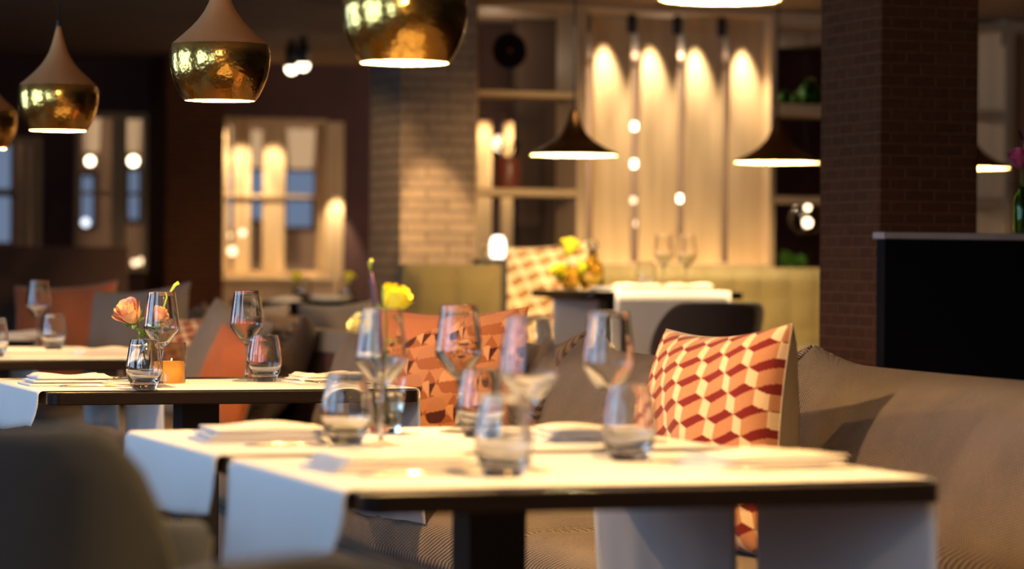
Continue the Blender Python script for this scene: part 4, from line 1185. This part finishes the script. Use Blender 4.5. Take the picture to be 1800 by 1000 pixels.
# second far table with yellow flowers, between the far column and the grey column
a, b = v_at(462, 14.6)[0], v_at(660, 14.6)[0]
FT = (a, b, 14.6, 15.3); fz = zpx(530, 560, 14.6)
table(*FT, 'dark table far behind, between the far window and the grey column', ztop=fz, base=.12)
def Fp(px, d): v, u = vu(px, d); return (v, u, fz + .002)
for (px, d, lab) in ((522, 15.2, 'yellow rose on the far table under the lit-board window'), (614, 15.2, 'yellow rose on the far table beside the grey column')):
    q = Fp(px, d)
    t = thing('bud_vase', lab.replace('yellow rose', 'clear bud vase with a yellow rose'), 'vase', q, 0, 'bud vases on the far table')
    obj('glass_wall', lathe_bm([(0, 0), (.022, 0), (.026, .03), (.016, .07), (.016, .075), (.013, .075), (.013, .07), (.022, .03), (.018, .005), (0, .005)], 20), 'glass', t, True)
    rose(q, .034, (.1, .1), (0, 0, .115), lab, 'petal_yellow', .01, seed=int(px), leaves=1)
t = thing('plate', 'white plate on the far table', 'plate', Fp(582, 14.95))
obj('dish', lathe_bm([(0, 0), (.07, 0), (.11, .02), (.11, .03), (.08, .03), (0, .02)], 36), 'ceramic_white', t, True)
dup(t0, Fp(533, 15.0), 'tumbler beside the plate on the far table')
dup(t0, Fp(610, 15.0), 'tumbler right of the plate on the far table')
napkin(Fp(500, 15.0), 0, 'folded napkin at the left of the far table', .18, .12, .02, 15)
# cushions of the bench beyond the partition
t = thing('bench', 'low dark bench behind the partition, carrying three cushions', 'bench', (0, 0, 0), 0, 'tufted benches in the raised bay')
round_box('seat_cushion', 3.22, 3.74, 11.7, 14.3, .42, .515, 'pillow_grey', t, .01, .04, 8, .002)
obj('plinth', box_bm(3.26, 3.70, 11.75, 14.25, .2, .42), 'metal_black', t)
for px, d, py, sz, mt, lab in ((456, 14.0, 590, .30, 'pillow_grey', 'grey cushion peeking over the partition right of the lone wine glass'), (524, 13.4, 608, .30, 'pillow_tan', 'tan cushion peeking over the partition under the far table'),
                           (590, 12.6, 600, .34, 'pillow_grey', 'grey cushion peeking over the partition beside the sofa end')):
    v, u = vu(px, d)
    pillow((v, u, z_at(py, px, d)), cam_dir(-.2, -.95, .2), (0, .1, 1), sz, .14, lab, mt, mt)

# ------------------------------------------------------------------ ceiling spots
def ceil_spot(px, py, d, label, power, aim, size=55, bulb_r=.035, pos=None):
    v, u = pos or vu(px, d); z = CEIL - .16
    t = thing('ceiling_spotlight', label, 'spotlight', (v, u, z), 0, 'black ceiling spotlights')
    obj('housing', lathe_bm([(.032, .0), (.036, .01), (.036, .12), (.03, .125), (0, .125)], 24), 'metal_black', t, True)
    obj('mount', lathe_bm([(.02, .125), (.02, .16), (0, .16)], 16), 'metal_black', t, True)
    obj('bulb', sphere_bm(bulb_r, 16, None, (0, 0, -.002)), 'bulb_small', t, True)
    if power:
        q = (Vector(aim) - Vector((v, u, z - .06))).to_track_quat('-Z', 'Y').to_euler()
        light('SPOT', 'ceiling_spot', (v, u, z - .06), power, (1, .66, .32), None, .03, q, math.radians(size), .6)
    return t
ceil_spot(510, 118, 17.2, 'left one of the black ceiling spotlight pair', 0, None)
ceil_spot(530, 112, 16.9, 'right one of the black ceiling spotlight pair', 0, None)
for px in (1130, 1300):
    v, u = vu(px, 11.6)
    ceil_spot(px, 0, 11.6, 'added ceiling spotlight above the frame, washing the boards', 100, (v + .45, 13.5, .95), 44)  # spot added as a warm wash over the lower boards
v, u = vu(1650, 5.4)
ceil_spot(0, 0, 1.6, 'added ceiling spotlight out of view, lifting the pendant cones', 260, (1.75, 7.0, 1.78), 24)  # unseen spot added to brighten the copper cones
ceil_spot(560, 0, 11.9, 'added ceiling spotlight outside the frame, brightening the far table', 260, ((FT[0] + FT[1]) / 2, 14.95, fz), 34)  # unseen spot added so the far table reads bright
cs = ceil_spot(760, 0, 11.9, 'ceiling spotlight close above the grey brick column', 120, (COLM + .19, 13.25, 1.10), 30, pos=(4.20, 12.82))

ceil_spot(1100, 0, 4.6, 'added ceiling spotlight out of view, warming the dark brick column', 60, (4.4, 8.1, 1.8), 40)  # unseen spot added to warm the face of the brown column
light('POINT', 'room_beyond_light', (6.0, 19.6, 2.1), 60, (1, .72, .45), None, .1)
light('POINT', 'room_beyond_light', (8.5, 19.0, 2.1), 60, (1, .72, .45), None, .1)

# ------------------------------------------------------------------ world, camera, colour
W = bpy.data.worlds.new('world'); S.world = W; W.use_nodes = True
W.node_tree.nodes['Background'].inputs[0].default_value = (0.45, 0.55, 0.75, 1)
W.node_tree.nodes['Background'].inputs[1].default_value = 0.3
cam = bpy.data.cameras.new('camera'); co_ = bpy.data.objects.new('camera', cam); C.objects.link(co_)
cam.sensor_width = 36; cam.lens = F / 1800 * 36
cam.shift_y = -(500 - HY) / 1800
co_.matrix_world = Matrix.Translation((0, 0, CZ)) @ Matrix.Rotation(-TH, 4, 'Z') @ Matrix.Rotation(PI / 2, 4, 'X') @ Matrix.Rotation(ROLL, 4, 'Z')
cam.dof.use_dof = True; cam.dof.focus_distance = 7.15; cam.dof.aperture_fstop = 2.75
cam.clip_start = .05
S.camera = co_
S.view_settings.view_transform = 'Standard'; S.view_settings.look = 'None'
S.view_settings.exposure = 0.0; S.view_settings.gamma = 1.0
S.view_settings.use_curve_mapping = False
cy = S.cycles
cy.use_denoising = True
cy.max_bounces = 12; cy.transparent_max_bounces = 24; cy.transmission_bounces = 12; cy.glossy_bounces = 5; cy.diffuse_bounces = 4
cy.caustics_reflective = False; cy.caustics_refractive = False
cy.sample_clamp_indirect = 4.0
